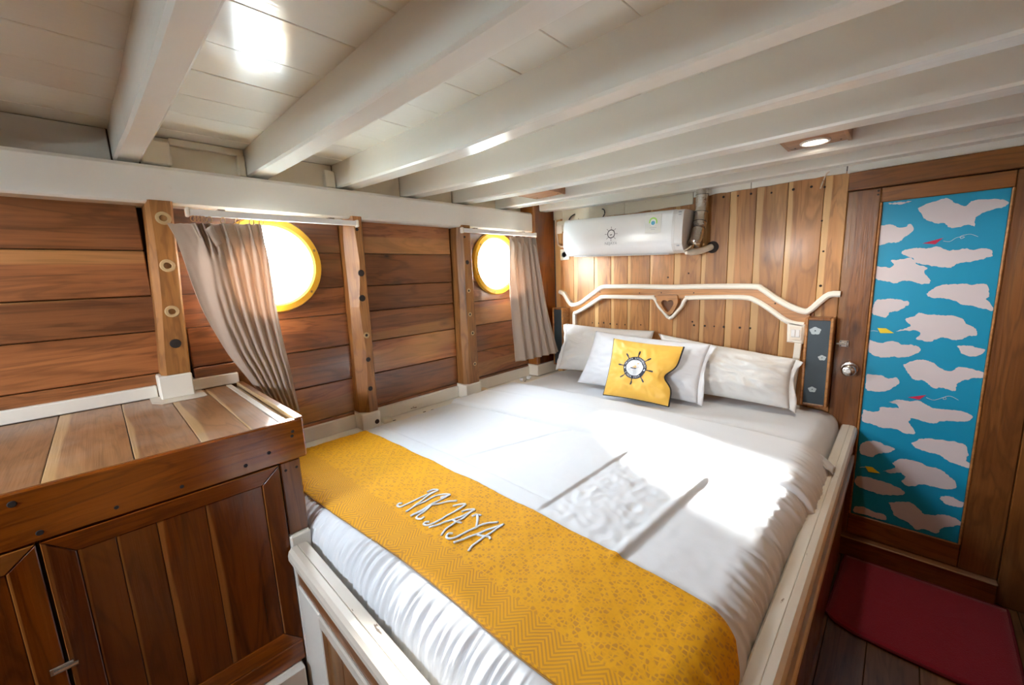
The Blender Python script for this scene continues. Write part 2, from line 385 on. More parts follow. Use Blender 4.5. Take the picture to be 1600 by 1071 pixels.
def smooth_path(pts, sub=4):
    pts = [Vector(p) for p in pts]; out = []
    for i in range(len(pts) - 1):
        p0, p1, p2, p3 = pts[max(i - 1, 0)], pts[i], pts[i + 1], pts[min(i + 2, len(pts) - 1)]
        for k in range(sub):
            t = k / sub
            out.append(0.5 * ((2 * p1) + (p2 - p0) * t + (2 * p0 - 5 * p1 + 4 * p2 - p3) * t * t + (3 * p1 - p0 - 3 * p2 + p3) * t ** 3))
    out.append(pts[-1]); return out
def lathe(bm, prof, axis_o, axis_d, n=24, cap=True):
    """prof: (radius, distance along the axis)"""
    d = Vector(axis_d).normalized(); o = Vector(axis_o); u_ = d.orthogonal().normalized(); v_ = d.cross(u_)
    rings = [[bm.verts.new(o + d * h + r * (math.cos(2 * PI * k / n) * u_ + math.sin(2 * PI * k / n) * v_)) for k in range(n)] for r, h in prof]
    for a, b in zip(rings, rings[1:]):
        for k in range(n): bm.faces.new((a[k], a[(k + 1) % n], b[(k + 1) % n], b[k]))
    if cap: bm.faces.new(rings[0][::-1]); bm.faces.new(rings[-1])
    bmesh.ops.recalc_face_normals(bm, faces=bm.faces)
def strip(bm, pts, hw, y0, y1, bev=0.0):
    """flat moulding in the x-z plane along pts, half width hw, from y0 (front) to y1"""
    P2 = [Vector((p[0], p[1])) for p in pts]; L_, R2 = [], []
    for i, p in enumerate(P2):
        a = (P2[i] - P2[i - 1]).normalized() if i else None
        b = (P2[i + 1] - P2[i]).normalized() if i < len(P2) - 1 else None
        t = ((a or b) + (b or a)); t = t.normalized() if t.length > 1e-6 else (a or b)
        nrm = Vector((-t.y, t.x)); k = 1.0 / max(0.5, abs(nrm.dot(Vector((-(b or a).y, (b or a).x)))))
        L_.append(p + nrm * hw * k); R2.append(p - nrm * hw * k)
    fa = []
    def V(q, y): return bm.verts.new((q.x, y, q.y))
    lf = [V(q, y0 + bev) for q in L_]; rf = [V(q, y0 + bev) for q in R2]; lb = [V(q, y1) for q in L_]; rb = [V(q, y1) for q in R2]
    cf = [V(q, y0) for q in [l * 0.72 + r * 0.28 for l, r in zip(L_, R2)]]; df = [V(q, y0) for q in [l * 0.28 + r * 0.72 for l, r in zip(L_, R2)]]
    for i in range(len(P2) - 1):
        for a, b in ((lb, lf), (lf, cf), (cf, df), (df, rf), (rf, rb)):
            fa.append(bm.faces.new((a[i], a[i + 1], b[i + 1], b[i])))
    for i in (0, -1): fa.append(bm.faces.new((lb[i], lf[i], cf[i], df[i], rf[i], rb[i])))
    bmesh.ops.recalc_face_normals(bm, faces=fa)
def holed(bm, y0, y1, z0, z1, cy_, cz, r, x0, x1):
    """plank face y0..y1 x z0..z1 less a disc at (cy_, cz), extruded x0..x1; built from quad strips on both sides of the disc"""
    lo, hi = max(z0, cz - r), min(z1, cz + r); zs = [z0]
    if lo < hi:
        a0, a1 = math.asin(max(-1, min(1, (lo - cz) / r))), math.asin(max(-1, min(1, (hi - cz) / r)))
        zs += [cz + r * math.sin(a0 + (a1 - a0) * k / 20) for k in range(21)]
    zs.append(z1); zl = [zs[0]]
    for q in zs[1:]:
        if q - zl[-1] > 1e-5: zl.append(q)
    for sgn in (-1, 1):
        ye = y0 if sgn < 0 else y1
        rows = []
        for z in zl:
            yi = cy_ + sgn * math.sqrt(max(0.0, r * r - (z - cz) ** 2))
            rows.append([bm.verts.new((x0, ye, z)), bm.verts.new((x0, yi, z)), bm.verts.new((x1, yi, z)), bm.verts.new((x1, ye, z))])
        for a, b in zip(rows, rows[1:]):
            for k in range(4): bm.faces.new((a[k], a[(k + 1) % 4], b[(k + 1) % 4], b[k]))
        bm.faces.new(rows[0]); bm.faces.new(rows[-1])
    bmesh.ops.remove_doubles(bm, verts=bm.verts, dist=1e-6)
    bmesh.ops.recalc_face_normals(bm, faces=bm.faces)
def text_mesh(s, size):
    cu = bpy.data.curves.new('t', 'FONT'); cu.body = s; cu.size = size; cu.align_x = 'CENTER'; cu.align_y = 'CENTER'; cu.resolution_u = 3
    o = bpy.data.objects.new('t', cu); COL.objects.link(o)
    dg = bpy.context.evaluated_depsgraph_get(); me = bpy.data.meshes.new_from_object(o.evaluated_get(dg))
    vs_ = [tuple(v.co) for v in me.vertices]; fs = [tuple(p.vertices) for p in me.polygons]
    bpy.data.objects.remove(o); bpy.data.curves.remove(cu); bpy.data.meshes.remove(me)
    return vs_, fs
def sst(a, b, x):
    t = max(0.0, min(1.0, (x - a) / (b - a))); return t * t * (3 - 2 * t)
from mathutils import noise as mn
def nz(x, y=0.0, z=0.0): return mn.noise(Vector((x, y, z)))
# ---- measured outlines (metres)
CLOUDS=[[(-0.0772, 1.6844), (-0.0425, 1.6844), (-0.0063, 1.6834), (-0.0202, 1.6784), (-0.0368, 1.6744), (-0.0617, 1.6781)], [(0.0128, 1.6531), (0.0395, 1.665), (0.0659, 1.6736), (0.0919, 1.6788), (0.1152, 1.6599), (0.1425, 1.6407), (0.1577, 1.6565), (0.182, 1.6587), (0.224, 1.655), (0.2503, 1.6423), (0.2462, 1.6257), (0.2215, 1.6205), (0.1986, 1.6119), (0.176, 1.594), (0.1771, 1.5608), (0.1577, 1.569), (0.1157, 1.5615), (0.0918, 1.5829), (0.0738, 1.585), (0.0402, 1.6049), (0.0239, 1.6324)], [(-0.1006, 1.5953), (-0.065, 1.5966), (-0.039, 1.5831), (-0.0168, 1.5806), (-0.0032, 1.5908), (0.0096, 1.5699), (-0.0022, 1.5515), (-0.0157, 1.5397), (-0.0289, 1.521), (-0.0588, 1.5203), (-0.0838, 1.5136), (-0.1008, 1.5191)], [(-0.0205, 1.4803), (0.0031, 1.4886), (0.0242, 1.4935), (0.0551, 1.4879), (0.0867, 1.4919), (0.1195, 1.4735), (0.158, 1.4769), (0.1836, 1.4719), (0.2078, 1.4762), (0.2312, 1.4636), (0.2291, 1.4444), (0.2038, 1.4338), (0.1712, 1.4264), (0.1417, 1.4216), (0.1301, 1.4064), (0.094, 1.4112), (0.0516, 1.423), (0.0249, 1.4309), (0.0159, 1.4513), (-0.0145, 1.4666)], [(-0.0978, 1.427), (-0.0578, 1.4147), (-0.0383, 1.4241), (-0.0476, 1.445), (-0.0177, 1.4466), (0.0135, 1.4515), (0.0326, 1.4239), (0.0621, 1.4094), (0.0545, 1.39), (0.0787, 1.3531), (0.0563, 1.3423), (0.0243, 1.3542), (-0.0004, 1.3582), (-0.0295, 1.3485), (-0.0611, 1.3595), (-0.0944, 1.3708)], [(0.0669, 1.3022), (0.0922, 1.3298), (0.1185, 1.3393), (0.1622, 1.3418), (0.1965, 1.338), (0.2273, 1.3394), (0.2363, 1.3096), (0.2401, 1.291), (0.2309, 1.2816), (0.2446, 1.2662), (0.2534, 1.2383), (0.2305, 1.244), (0.2001, 1.2559), (0.1743, 1.2586), (0.1511, 1.2744), (0.1146, 1.2838), (0.0822, 1.2869)], [(-0.0918, 1.2501), (-0.0831, 1.2752), (-0.0494, 1.2791), (-0.0291, 1.2814), (0.0016, 1.2747), (0.0221, 1.2661), (0.0116, 1.2453), (-0.0097, 1.2308), (-0.0345, 1.2231), (-0.0457, 1.2014), (-0.0694, 1.2027), (-0.0931, 1.2176)], [(-0.0097, 1.1394), (0.0167, 1.1551), (0.0355, 1.1666), (0.0135, 1.1933), (0.0416, 1.2083), (0.0546, 1.2259), (0.0791, 1.2165), (0.1163, 1.2145), (0.1477, 1.2157), (0.1795, 1.2039), (0.1899, 1.1849), (0.2195, 1.1639), (0.222, 1.1383), (0.1991, 1.1334), (0.1703, 1.1148), (0.1335, 1.1252), (0.1116, 1.1134), (0.0916, 1.1015), (0.0548, 1.1124), (0.068, 1.1272), (0.0566, 1.1471), (0.0274, 1.1453)], [(-0.0908, 1.0974), (-0.0548, 1.0857), (-0.0139, 1.0963), (0.0176, 1.0847), (0.0571, 1.0847), (0.0737, 1.0619), (0.051, 1.042), (0.0223, 1.0282), (-0.0134, 1.0279), (-0.0496, 1.0202), (-0.0903, 1.0418)], [(0.1747, 1.0919), (0.2025, 1.0977), (0.2287, 1.0903), (0.2503, 1.0827), (0.2398, 1.0621), (0.2109, 1.0538), (0.188, 1.0666)], [(0.025, 0.9961), (0.064, 1.0219), (0.0923, 1.0251), (0.1155, 1.0155), (0.1395, 0.994), (0.1672, 0.9856), (0.1864, 1.0066), (0.228, 1.0017), (0.2591, 0.9904), (0.256, 0.972), (0.2314, 0.9668), (0.2021, 0.9505), (0.1881, 0.9322), (0.1853, 0.9049), (0.1522, 0.9141), (0.1251, 0.9079), (0.0974, 0.9344), (0.0625, 0.9375), (0.0429, 0.9601)], [(-0.0882, 0.9373), (-0.0444, 0.9391), (-0.0184, 0.9297), (0.0089, 0.9355), (0.021, 0.914), (0.0035, 0.8894), (-0.0259, 0.8667), (-0.064, 0.8619), (-0.0883, 0.8696)], [(-0.0065, 0.8214), (0.026, 0.839), (0.0563, 0.8378), (0.0909, 0.8444), (0.1272, 0.8218), (0.1714, 0.8225), (0.2141, 0.8232), (0.2413, 0.8103), (0.2332, 0.7865), (0.1971, 0.7783), (0.1598, 0.7697), (0.1389, 0.7539), (0.0983, 0.76), (0.044, 0.7698), (0.0302, 0.7889), (0.022, 0.8137)], [(-0.0866, 0.7691), (-0.0566, 0.7662), (-0.0314, 0.776), (-0.0327, 0.792), (0.0171, 0.7994), (0.0425, 0.7871), (0.0691, 0.7577), (0.0643, 0.7435), (0.0887, 0.7011), (0.063, 0.6884), (0.025, 0.7031), (-0.0187, 0.697), (-0.052, 0.7075), (-0.087, 0.7133)], [(0.0812, 0.6505), (0.111, 0.6805), (0.1449, 0.6868), (0.1945, 0.6897), (0.2351, 0.6839), (0.2466, 0.6455), (0.2431, 0.6277), (0.2597, 0.5908), (0.2303, 0.5942), (0.1972, 0.601), (0.1676, 0.6223), (0.1332, 0.6254), (0.0976, 0.6329)], [(-0.0849, 0.596), (-0.0684, 0.6194), (-0.0327, 0.629), (0.0004, 0.6195), (0.0315, 0.6098), (0.0126, 0.5861), (-0.0216, 0.5715), (-0.0429, 0.5492), (-0.0841, 0.5581)], [(0.0008, 0.494), (0.0401, 0.5207), (0.0288, 0.543), (0.0607, 0.571), (0.1028, 0.5721), (0.1389, 0.5611), (0.1792, 0.5564), (0.2091, 0.5315), (0.2273, 0.5118), (0.2266, 0.49), (0.1977, 0.4752), (0.1582, 0.4743), (0.1292, 0.473), (0.0893, 0.4498), (0.0665, 0.4648), (0.0766, 0.4913), (0.0541, 0.5022), (0.0235, 0.4921)], [(-0.087, 0.4411), (-0.0449, 0.4456), (-0.005, 0.4448), (0.0341, 0.4396), (0.0763, 0.422), (0.0718, 0.4018), (0.0413, 0.3904), (0.0067, 0.3794), (-0.0333, 0.382), (-0.0855, 0.3926)], [(0.1841, 0.4392), (0.2169, 0.4471), (0.2394, 0.4399), (0.2589, 0.4327), (0.2476, 0.4108), (0.2204, 0.4089), (0.1978, 0.4133)], [(0.0319, 0.3489), (0.0654, 0.3666), (0.1016, 0.376), (0.1273, 0.3583), (0.1468, 0.3387), (0.1754, 0.3459), (0.2029, 0.3573), (0.2362, 0.3578), (0.2651, 0.3392), (0.2394, 0.3236), (0.2029, 0.2941), (0.1912, 0.2661), (0.1588, 0.27), (0.13, 0.2572), (0.0975, 0.2807), (0.0589, 0.2929), (0.0435, 0.3248)], [(-0.0823, 0.2845), (-0.0468, 0.2936), (-0.0121, 0.283), (0.0207, 0.2867), (0.0294, 0.2594), (-0.01, 0.2564), (-0.0509, 0.2572), (-0.083, 0.2561)]]
PLANES=[('red', [(0.0394, 1.5086), (0.097, 1.5258), (0.0768, 1.5022)]), ('yellow', [(-0.0696, 1.1514), (-0.0417, 1.1517), (-0.0142, 1.132), (-0.0583, 1.129)]), ('red', [(0.0519, 0.8543), (0.1067, 0.8745), (0.0876, 0.8498)]), ('yellow', [(-0.0611, 0.4979), (-0.0359, 0.5012), (-0.0078, 0.4799), (-0.0471, 0.4737)])]
TRAILS=[[(0.0982, 1.5131), (0.1162, 1.5096), (0.1323, 1.5225), (0.1492, 1.5253), (0.1537, 1.5224), (0.1456, 1.5182), (0.1427, 1.5259), (0.1529, 1.531), (0.1695, 1.5325), (0.1891, 1.5214)], [(0.1077, 0.8629), (0.1298, 0.856), (0.1509, 0.8683), (0.1612, 0.8744), (0.1647, 0.8668), (0.1566, 0.8653), (0.1611, 0.876), (0.1768, 0.8814), (0.1993, 0.8692)], [(-0.0911, 1.1363), (-0.0804, 1.1384), (-0.0668, 1.1357)], [(-0.0786, 0.4857), (-0.0687, 0.4907), (-0.0586, 0.492)]]
HB_TOP=[(-1.8183, 1.3202), (-1.778, 1.3016), (-1.7446, 1.2555), (-1.7058, 1.2238), (-1.6394, 1.2386), (-1.5855, 1.2706), (-1.5076, 1.319), (-1.4575, 1.3487), (-1.3851, 1.352), (-1.1831, 1.3495), (-1.005, 1.3434), (-0.8023, 1.3446), (-0.5653, 1.3416), (-0.5213, 1.3281), (-0.4629, 1.2829), (-0.3931, 1.2395), (-0.3402, 1.219), (-0.3155, 1.2259), (-0.2812, 1.2661), (-0.2477, 1.2992), (-0.2062, 1.3022)]
HB_LOW=[(-1.6936, 0.9779), (-1.6901, 1.1644), (-1.6402, 1.1843), (-1.5598, 1.2266), (-1.4827, 1.2715), (-1.4333, 1.2847), (-1.1823, 1.2819), (-1.0907, 1.2824), (-1.0577, 1.2401), (-0.9892, 1.1611), (-0.9307, 1.2424), (-0.906, 1.2798), (-0.8002, 1.2841), (-0.6072, 1.2853), (-0.5471, 1.2691), (-0.4878, 1.2308), (-0.416, 1.1751), (-0.3751, 1.158), (-0.3335, 1.1539)]
HB_VEE=[(-1.105, 1.2823), (-1.0885, 1.2727), (-1.0755, 1.2534), (-1.0625, 1.2284), (-1.0345, 1.1985), (-0.9921, 1.159), (-0.9479, 1.2025), (-0.9231, 1.2332), (-0.9136, 1.258), (-0.9013, 1.2752), (-0.888, 1.2827)]
HB_HEART=[(-1.0041, 1.2592), (-1.0188, 1.2661), (-1.0359, 1.2645), (-1.043, 1.2514), (-1.0377, 1.2347), (-1.005, 1.1946), (-0.9723, 1.236), (-0.9705, 1.2572), (-0.9802, 1.2666), (-0.9946, 1.265)]
HB_PLATE=[(-1.0662, 1.2922), (-1.0614, 1.2995), (-0.9574, 1.2996), (-0.9475, 1.2786), (-0.9466, 1.2458), (-0.9925, 1.1758), (-1.0679, 1.2487), (-1.0709, 1.2729)]
HB_SW=[(-0.3933, 1.1538), (-0.3291, 1.1635), (-0.3257, 1.0695), (-0.3798, 1.0617)]
HB_RP=[(-0.3513, 1.0673), (-0.3444, 0.7844)]
STROKES=[[(-1.0509, -1.8359), (-1.0576, -1.8441), (-1.0506, -1.8527), (-1.0366, -1.8489), (-1.0353, -1.8316), (-1.0328, -1.7927), (-1.0314, -1.7546), (-1.0263, -1.7211), (-1.0411, -1.7277), (-1.045, -1.7487)], [(-1.0242, -1.7243), (-1.0225, -1.7607), (-1.006, -1.8255), (-1.0017, -1.8521)], [(-1.0017, -1.8521), (-1.0047, -1.8263), (-1.0029, -1.7838), (-0.9996, -1.7435), (-0.985, -1.7238), (-0.9653, -1.718), (-0.9804, -1.744)], [(-0.9653, -1.718), (-0.9694, -1.7651), (-0.9719, -1.8015), (-0.9726, -1.8554)], [(-0.9726, -1.8554), (-0.9682, -1.8225), (-0.9677, -1.7887), (-0.953, -1.7639), (-0.9402, -1.7405), (-0.9266, -1.7208)], [(-0.9656, -1.7901), (-0.96, -1.8096), (-0.956, -1.8424), (-0.9492, -1.8497), (-0.9357, -1.8438), (-0.9363, -1.8331)], [(-0.9153, -1.7463), (-0.906, -1.7304), (-0.8888, -1.719), (-0.8884, -1.7607), (-0.8894, -1.8071), (-0.8951, -1.8418), (-0.9108, -1.8516), (-0.9152, -1.8428), (-0.9083, -1.8342)], [(-0.8726, -1.7472), (-0.8664, -1.7291), (-0.8491, -1.7167), (-0.8531, -1.7565), (-0.8612, -1.7913), (-0.8724, -1.8224), (-0.8876, -1.8513)], [(-0.8481, -1.7176), (-0.8446, -1.7634), (-0.8443, -1.8011), (-0.8399, -1.8285), (-0.8302, -1.8502)], [(-0.8645, -1.7887), (-0.845, -1.7883), (-0.8311, -1.7791)], [(-0.8281, -1.7448), (-0.825, -1.7309), (-0.8124, -1.7236)], [(-0.8211, -1.731), (-0.804, -1.7452), (-0.7863, -1.7646)], [(-0.7562, -1.7098), (-0.7704, -1.73), (-0.7833, -1.7672), (-0.7899, -1.7958), (-0.7935, -1.8259), (-0.8004, -1.8438), (-0.8119, -1.8465), (-0.8189, -1.8355), (-0.8114, -1.8266)], [(-0.7378, -1.7074), (-0.7452, -1.7371), (-0.7582, -1.7734), (-0.769, -1.8071), (-0.7763, -1.8278), (-0.7818, -1.8466)], [(-0.7378, -1.7074), (-0.7368, -1.7451), (-0.7388, -1.7907), (-0.7374, -1.8219), (-0.7298, -1.8399)], [(-0.762, -1.7856), (-0.7416, -1.7788), (-0.7288, -1.7702), (-0.7204, -1.7749)]]
C1L=[(-2.1902, 1.6711), (-2.1732, 1.6206), (-2.1619, 1.5487), (-2.1509, 1.4702), (-2.1314, 1.3655), (-2.1019, 1.2671), (-2.0692, 1.1759), (-2.0305, 1.0972), (-1.9951, 1.0262)]
C1R=[(-1.9022, 1.6851), (-1.8994, 1.5994), (-1.895, 1.4866), (-1.889, 1.3445), (-1.878, 1.1969), (-1.8666, 1.0853), (-1.853, 0.8979)]
C2L=[(-0.5276, 1.6906), (-0.5402, 1.5723), (-0.5437, 1.4125), (-0.5401, 1.1663), (-0.5195, 0.883)]
C2R=[(-0.3677, 1.6856), (-0.3314, 1.4865), (-0.2869, 1.2736), (-0.225, 1.0703), (-0.158, 0.9014)]
P1=[(-2.1952, 1.6903), (-2.2056, 1.5278), (-2.2155, 1.3672), (-2.222, 1.252), (-2.2249, 1.1147)]
P2=[(-1.4994, 1.69), (-1.4995, 1.4875), (-1.5066, 1.3681), (-1.5035, 1.1875), (-1.5071, 1.0666), (-1.511, 0.9193)]
P3=[(-0.8497, 1.6823), (-0.8395, 1.5365), (-0.8403, 1.3696), (-0.8408, 1.2275), (-0.8288, 1.1117), (-0.8255, 0.9187)]
FLOWERS=[(-0.2718, 1.1462), (-0.2424, 1.036), (-0.2544, 0.8773)]
# ------------------------------------------------------------------ outside
bm = bmesh.new(); box(bm, -400, 400, -400, 400, -1.6, -1.5, 0)
tag(obj('sea', bm, M_sea), 'pale open water outside the boat hull', 'water', kind='structure')

FZ = 0.04
PORTS = [(-0.54, 1.53), (-1.857, 1.53)]
PR = 0.185
# ------------------------------------------------------------------ left hull wall
bm = bmesh.new()
for y0, y1, pc in ((-1.2, 0.02, PORTS[0]), (-3.7, -1.2, PORTS[1])): holed(bm, y0, y1, 0.0, 2.05, pc[0], pc[1], PR, -2.005, -1.992)
wl = tag(obj('wall_left', bm, M_dark), 'left hull side lined with varnished teak planks', 'wall', kind='structure')
BAYS = [(-2.74, -2.255), (-2.175, -1.555), (-1.475, -0.90), (-0.80, -0.24)]
SE = [0.66, 0.80, 0.972, 1.142, 1.297, 1.425, 1.585, 1.76]
for bi, (y0, y1) in enumerate(BAYS + [(-3.7, -2.744)]):
    for k in range(7):
        dz = R_.uniform(-0.006, 0.006) if 0 < k else 0
        z0, z1 = SE[k] + 0.0015, SE[k + 1] - 0.0015
        xf = -1.95 + R_.uniform(-0.003, 0.003)
        pc = next((p for p in PORTS if y0 < p[0] < y1), None)
        bm = bmesh.new()
        if pc and z1 > pc[1] - PR and z0 < pc[1] + PR: holed(bm, y0, y1, z0, z1, pc[0], pc[1], PR, -1.991, xf)
        else: box(bm, -1.99, xf, y0, y1, z0, z1, 0.003)
        obj('plank', bm, M_hull, wl)
# cream filler boards behind the beam ends
def beam_left_y(i): return BEAMS[i][0][1]
BEAMS = [  # control points (x, y of near bottom edge, y of far bottom edge, z of the underside)
    [(-1.99, -2.290, -2.222, 1.887), (-1.2, -2.268, -2.206, 1.866), (-0.3, -2.254, -2.192, 1.862), (0.47, -2.246, -2.184, 1.862)],
    [(-1.99, -1.896, -1.818, 1.887), (-1.2, -1.886, -1.812, 1.866), (-0.3, -1.866, -1.786, 1.862), (0.47, -1.850, -1.772, 1.862)],
    [(-1.99, -1.536, -1.452, 1.887), (-1.2, -1.498, -1.414, 1.866), (-0.75, -1.487, -1.420, 1.864), (0.47, -1.452, -1.382, 1.862)],
    [(-1.99, -1.180, -1.085, 1.887), (-1.2, -1.125, -1.055, 1.866), (-0.5, -1.108, -1.045, 1.862), (0.47, -1.094, -1.008, 1.862)],
    [(-1.99, -0.832, -0.735, 1.887), (-1.2, -0.785, -0.700, 1.866), (-0.4, -0.748, -0.660, 1.862), (0.47, -0.718, -0.620, 1.862)],
    [(-1.99, -0.470, -0.385, 1.887), (-1.2, -0.445, -0.360, 1.866), (-0.4, -0.400, -0.310, 1.862), (0.47, -0.350, -0.260, 1.862)],
    [(-1.99, -0.178, -0.100, 1.887), (-1.2, -0.105, -0.020, 1.866), (-0.4, -0.090, -0.012, 1.862), (0.47, -0.080, -0.012, 1.862)],
]
CZ = 1.992
edges = [(-2.74, None)] + [(b[0][1], b[0][2]) for b in BEAMS]
for i in range(len(BEAMS)):
    y0 = -2.66 if i == 0 else BEAMS[i - 1][0][2]; y1 = BEAMS[i][0][1]
    x = -1.985
    bm = bmesh.new(); box(bm, x - 0.02, x, y0 + 0.004, y1 - 0.004, 1.86, CZ - 0.002, 0.002)
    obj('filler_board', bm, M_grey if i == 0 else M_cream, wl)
    if i == 1:
        bm = bmesh.new(); box(bm, x, x + 0.055, y0 + 0.003, y0 + 0.085, 1.885, 1.965, 0.004); obj('filler_block', bm, M_cream, wl)
        bm = bmesh.new(); box(bm, x, x + 0.02, y0 + 0.09, y1 - 0.004, 1.965, CZ - 0.002, 0.002); obj('filler_batten', bm, M_cream, wl)
        bm = bmesh.new(); box(bm, x, x + 0.03, y1 - 0.03, y1 - 0.004, 1.885, 1.964, 0.002); obj('filler_batten', bm, M_cream, wl)
    if i == 2:
        bm = bmesh.new(); box(bm, x, x + 0.03, y1 - 0.05, y1 - 0.004, 1.885, 1.96, 0.003); obj('filler_block', bm, M_cream, wl)
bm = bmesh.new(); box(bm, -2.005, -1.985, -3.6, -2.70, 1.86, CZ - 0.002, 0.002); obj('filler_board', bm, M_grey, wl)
# cap beam running along the hull under the beam ends
bm = bmesh.new(); prism(bm, [(-1.885, 1.738), (-1.878, 1.746), (-1.878, 1.856), (-1.887, 1.868), (-2.0, 1.886), (-2.0, 1.738)], 1, -3.7, -0.225)
# prism axis 1 takes (x, z)
tag(obj('trim_1', bm, M_cap), 'thick white painted beam along the top of the hull side', 'beam', kind='structure')
# round plug marks on the cap
t1 = [o for o in COL.objects if o.name == 'trim_1'][0]
for y_, z_, r_ in ((-2.165, 1.795, 0.011), (-2.235, 1.80, 0.003), (-1.345, 1.815, 0.004), (-0.735, 1.795, 0.004), (-0.69, 1.795, 0.005)):
    bm = bmesh.new(); lathe(bm, [(r_, 0), (r_, 0.0025), (r_ * 0.55, 0.0025), (r_ * 0.5, 0.0012)], (-1.8795, y_, z_), (1, 0, 0), 14)
    obj('plug', bm, M_cap, t1)

# ------------------------------------------------------------------ posts on the hull
def post(y0b, y1b, y0t, y1t, zb, zt, label, plugs, cham=0.02, foot=True, mat=None):
    o = empty('wooden_post', (-1.91, (y0b + y1b) / 2, zb), label, 'post', 'posts on the hull side')
    bm = bmesh.new()
    n_ = 9
    rings = []
    for k in range(n_ + 1):
        t = k / n_; z = zb + 0.085 * foot + (zt - zb - 0.085 * foot) * t; tt = (z - zb) / (zt - zb)
        a = y0b + (y0t - y0b) * tt + 0.004 * nz(z * 5, y0b * 9); b = y1b + (y1t - y1b) * tt + 0.003 * nz(z * 6, y1b * 7)
        c = cham * (0.55 + 0.6 * (0.5 + nz(z * 3, 4.2 + y0b)))
        rings.append([bm.verts.new(q) for q in ((-1.989, a, z), (-1.875 - c, a + 0.002, z), (-1.87, a + c, z), (-1.87, b - 0.006, z), (-1.876, b, z), (-1.989, b, z))])
    fs = []
    for r0, r1 in zip(rings, rings[1:]):
        for i in range(6): fs.append(bm.faces.new((r0[i], r0[(i + 1) % 6], r1[(i + 1) % 6], r1[i])))
    bm.faces.new(rings[0]); bm.faces.new(rings[-1]); bmesh.ops.recalc_face_normals(bm, faces=bm.faces)
    obj('shaft', bm, mat or M_post, o)
    if foot:
        bm = bmesh.new(); box(bm, -1.989, -1.862, y0b - 0.006, y1b + 0.005, zb, zb + 0.084, 0.004); obj('painted_foot', bm, M_trim, o)
    for (y_, z_, kind, r_) in plugs:
        bm = bmesh.new()
        if kind == 'ring':
            lathe(bm, [(r_ * 1.15, 0), (r_, 0.003), (r_ * 0.62, 0.003), (r_ * 0.5, 0.0)], (-1.8705, y_, z_), (1, 0, 0), 18, False); q = obj('bung', bm, M_bung, o)
            bm = bmesh.new(); lathe(bm, [(r_ * 0.52, 0), (r_ * 0.45, 0.002)], (-1.8705, y_, z_), (1, 0, 0), 14); obj('bolt', bm, M_hole if r_ < 0.016 else M_brass, q)
        else:
            lathe(bm, [(r_, 0), (r_ * 0.9, 0.0025), (r_ * 0.3, 0.0035)], (-1.8705, y_, z_), (1, 0, 0), 16); obj('bolt', bm, M_hole, o)
    return o
post(-2.281, -2.196, -2.236, -2.163, 1.056, 1.75, 'wooden post rising from the cabinet top, nearest the camera',
     [(P1[0][0], P1[0][1], 'ring', .02), (P1[1][0], P1[1][1], 'ring', .02), (P1[2][0], P1[2][1], 'dark2' if 0 else 'ring', .019), (P1[3][0], P1[3][1], 'dark', .017), (P1[4][0], P1[4][1], 'ring', .02)])
post(-1.565, -1.480, -1.548, -1.468, 0.715, 1.75, 'wooden post with dark knots between the two curtained portholes, nearer the cabinet',
     [(P2[i][0], P2[i][1], k, r) for i, (k, r) in enumerate((('dark', .008), ('dark', .016), ('dark', .016), ('ring', .013), ('dark', .012), ('dark', .012)))], 0.04)
post(-0.903, -0.792, -0.885, -0.800, 0.715, 1.75, 'wooden post beside the far porthole ring, dotted with pale bungs',
     [(P3[i][0], P3[i][1], k, r) for i, (k, r) in enumerate((('dark', .007), ('dark', .013), ('ring', .012), ('ring', .012), ('ring', .012), ('ring', .011)))], 0.03)
ft = [x for x in COL.objects if x.name.startswith('painted_foot')][1]
bm = bmesh.new(); lathe(bm, [(0.012, 0), (0.011, 0.002), (0.006, 0.002), (0.005, 0.0005)], (-1.8615, -1.497, 0.745), (1, 0, 0), 16); obj('bolt', bm, M_hole, ft)
o = empty('wooden_post', (-1.91, -0.13, 0.72), 'wide dark wooden post in the corner behind the far curtain', 'post', 'posts on the hull side')
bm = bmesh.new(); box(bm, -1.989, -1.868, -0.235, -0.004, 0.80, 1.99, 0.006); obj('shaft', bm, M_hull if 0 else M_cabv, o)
bm = bmesh.new(); box(bm, -1.989, -1.860, -0.245, -0.004, 0.72, 0.80, 0.004); obj('painted_foot', bm, M_trim, o)

# ------------------------------------------------------------------ ledge and base strip
bm = bmesh.new()
prism(bm, [(-2.0, 0.60), (-1.80, 0.60), (-1.80, 0.712), (-1.806, 0.719), (-1.826, 0.719), (-1.83, 0.715), (-2.0, 0.715)], 1, -2.03, -0.003)
tr2 = tag(obj('trim_2', bm, M_trim), 'chipped white painted ledge between the hull side and the bed', 'ledge', kind='structure')
for y_ in (-1.75, -1.66, -1.44, -1.40, -1.33, -1.22, -1.17, -1.05, -1.0, -0.93, -0.62, -0.55, -0.47, -0.40):
    bm = bmesh.new(); x_ = -1.845 - 0.05 * R_.random(); box(bm, x_, x_ + 0.007, y_, y_ + 0.016, 0.7145, 0.7162, 0); obj('nail_hole', bm, M_hole, tr2)
bm = bmesh.new(); box(bm, -1.99, -1.938, -2.03, -1.57, 0.715, 0.785, 0.004); bl = tag(obj('baseboard_left', bm, M_trim), 'white base strip along the foot of the hull planks', 'baseboard', kind='structure')
for a, b in ((-1.475, -0.91), (-0.787, -0.245)):
    bm = bmesh.new(); box(bm, -1.99, -1.938, a, b, 0.715, 0.785, 0.004); obj('strip', bm, M_trim, bl)
for a, b in ((-3.6, -2.29), (-2.188, -2.036)):
    bm = bmesh.new(); box(bm, -1.99, -1.932, a, b, 1.056, 1.10, 0.003); obj('strip', bm, M_trim, bl)
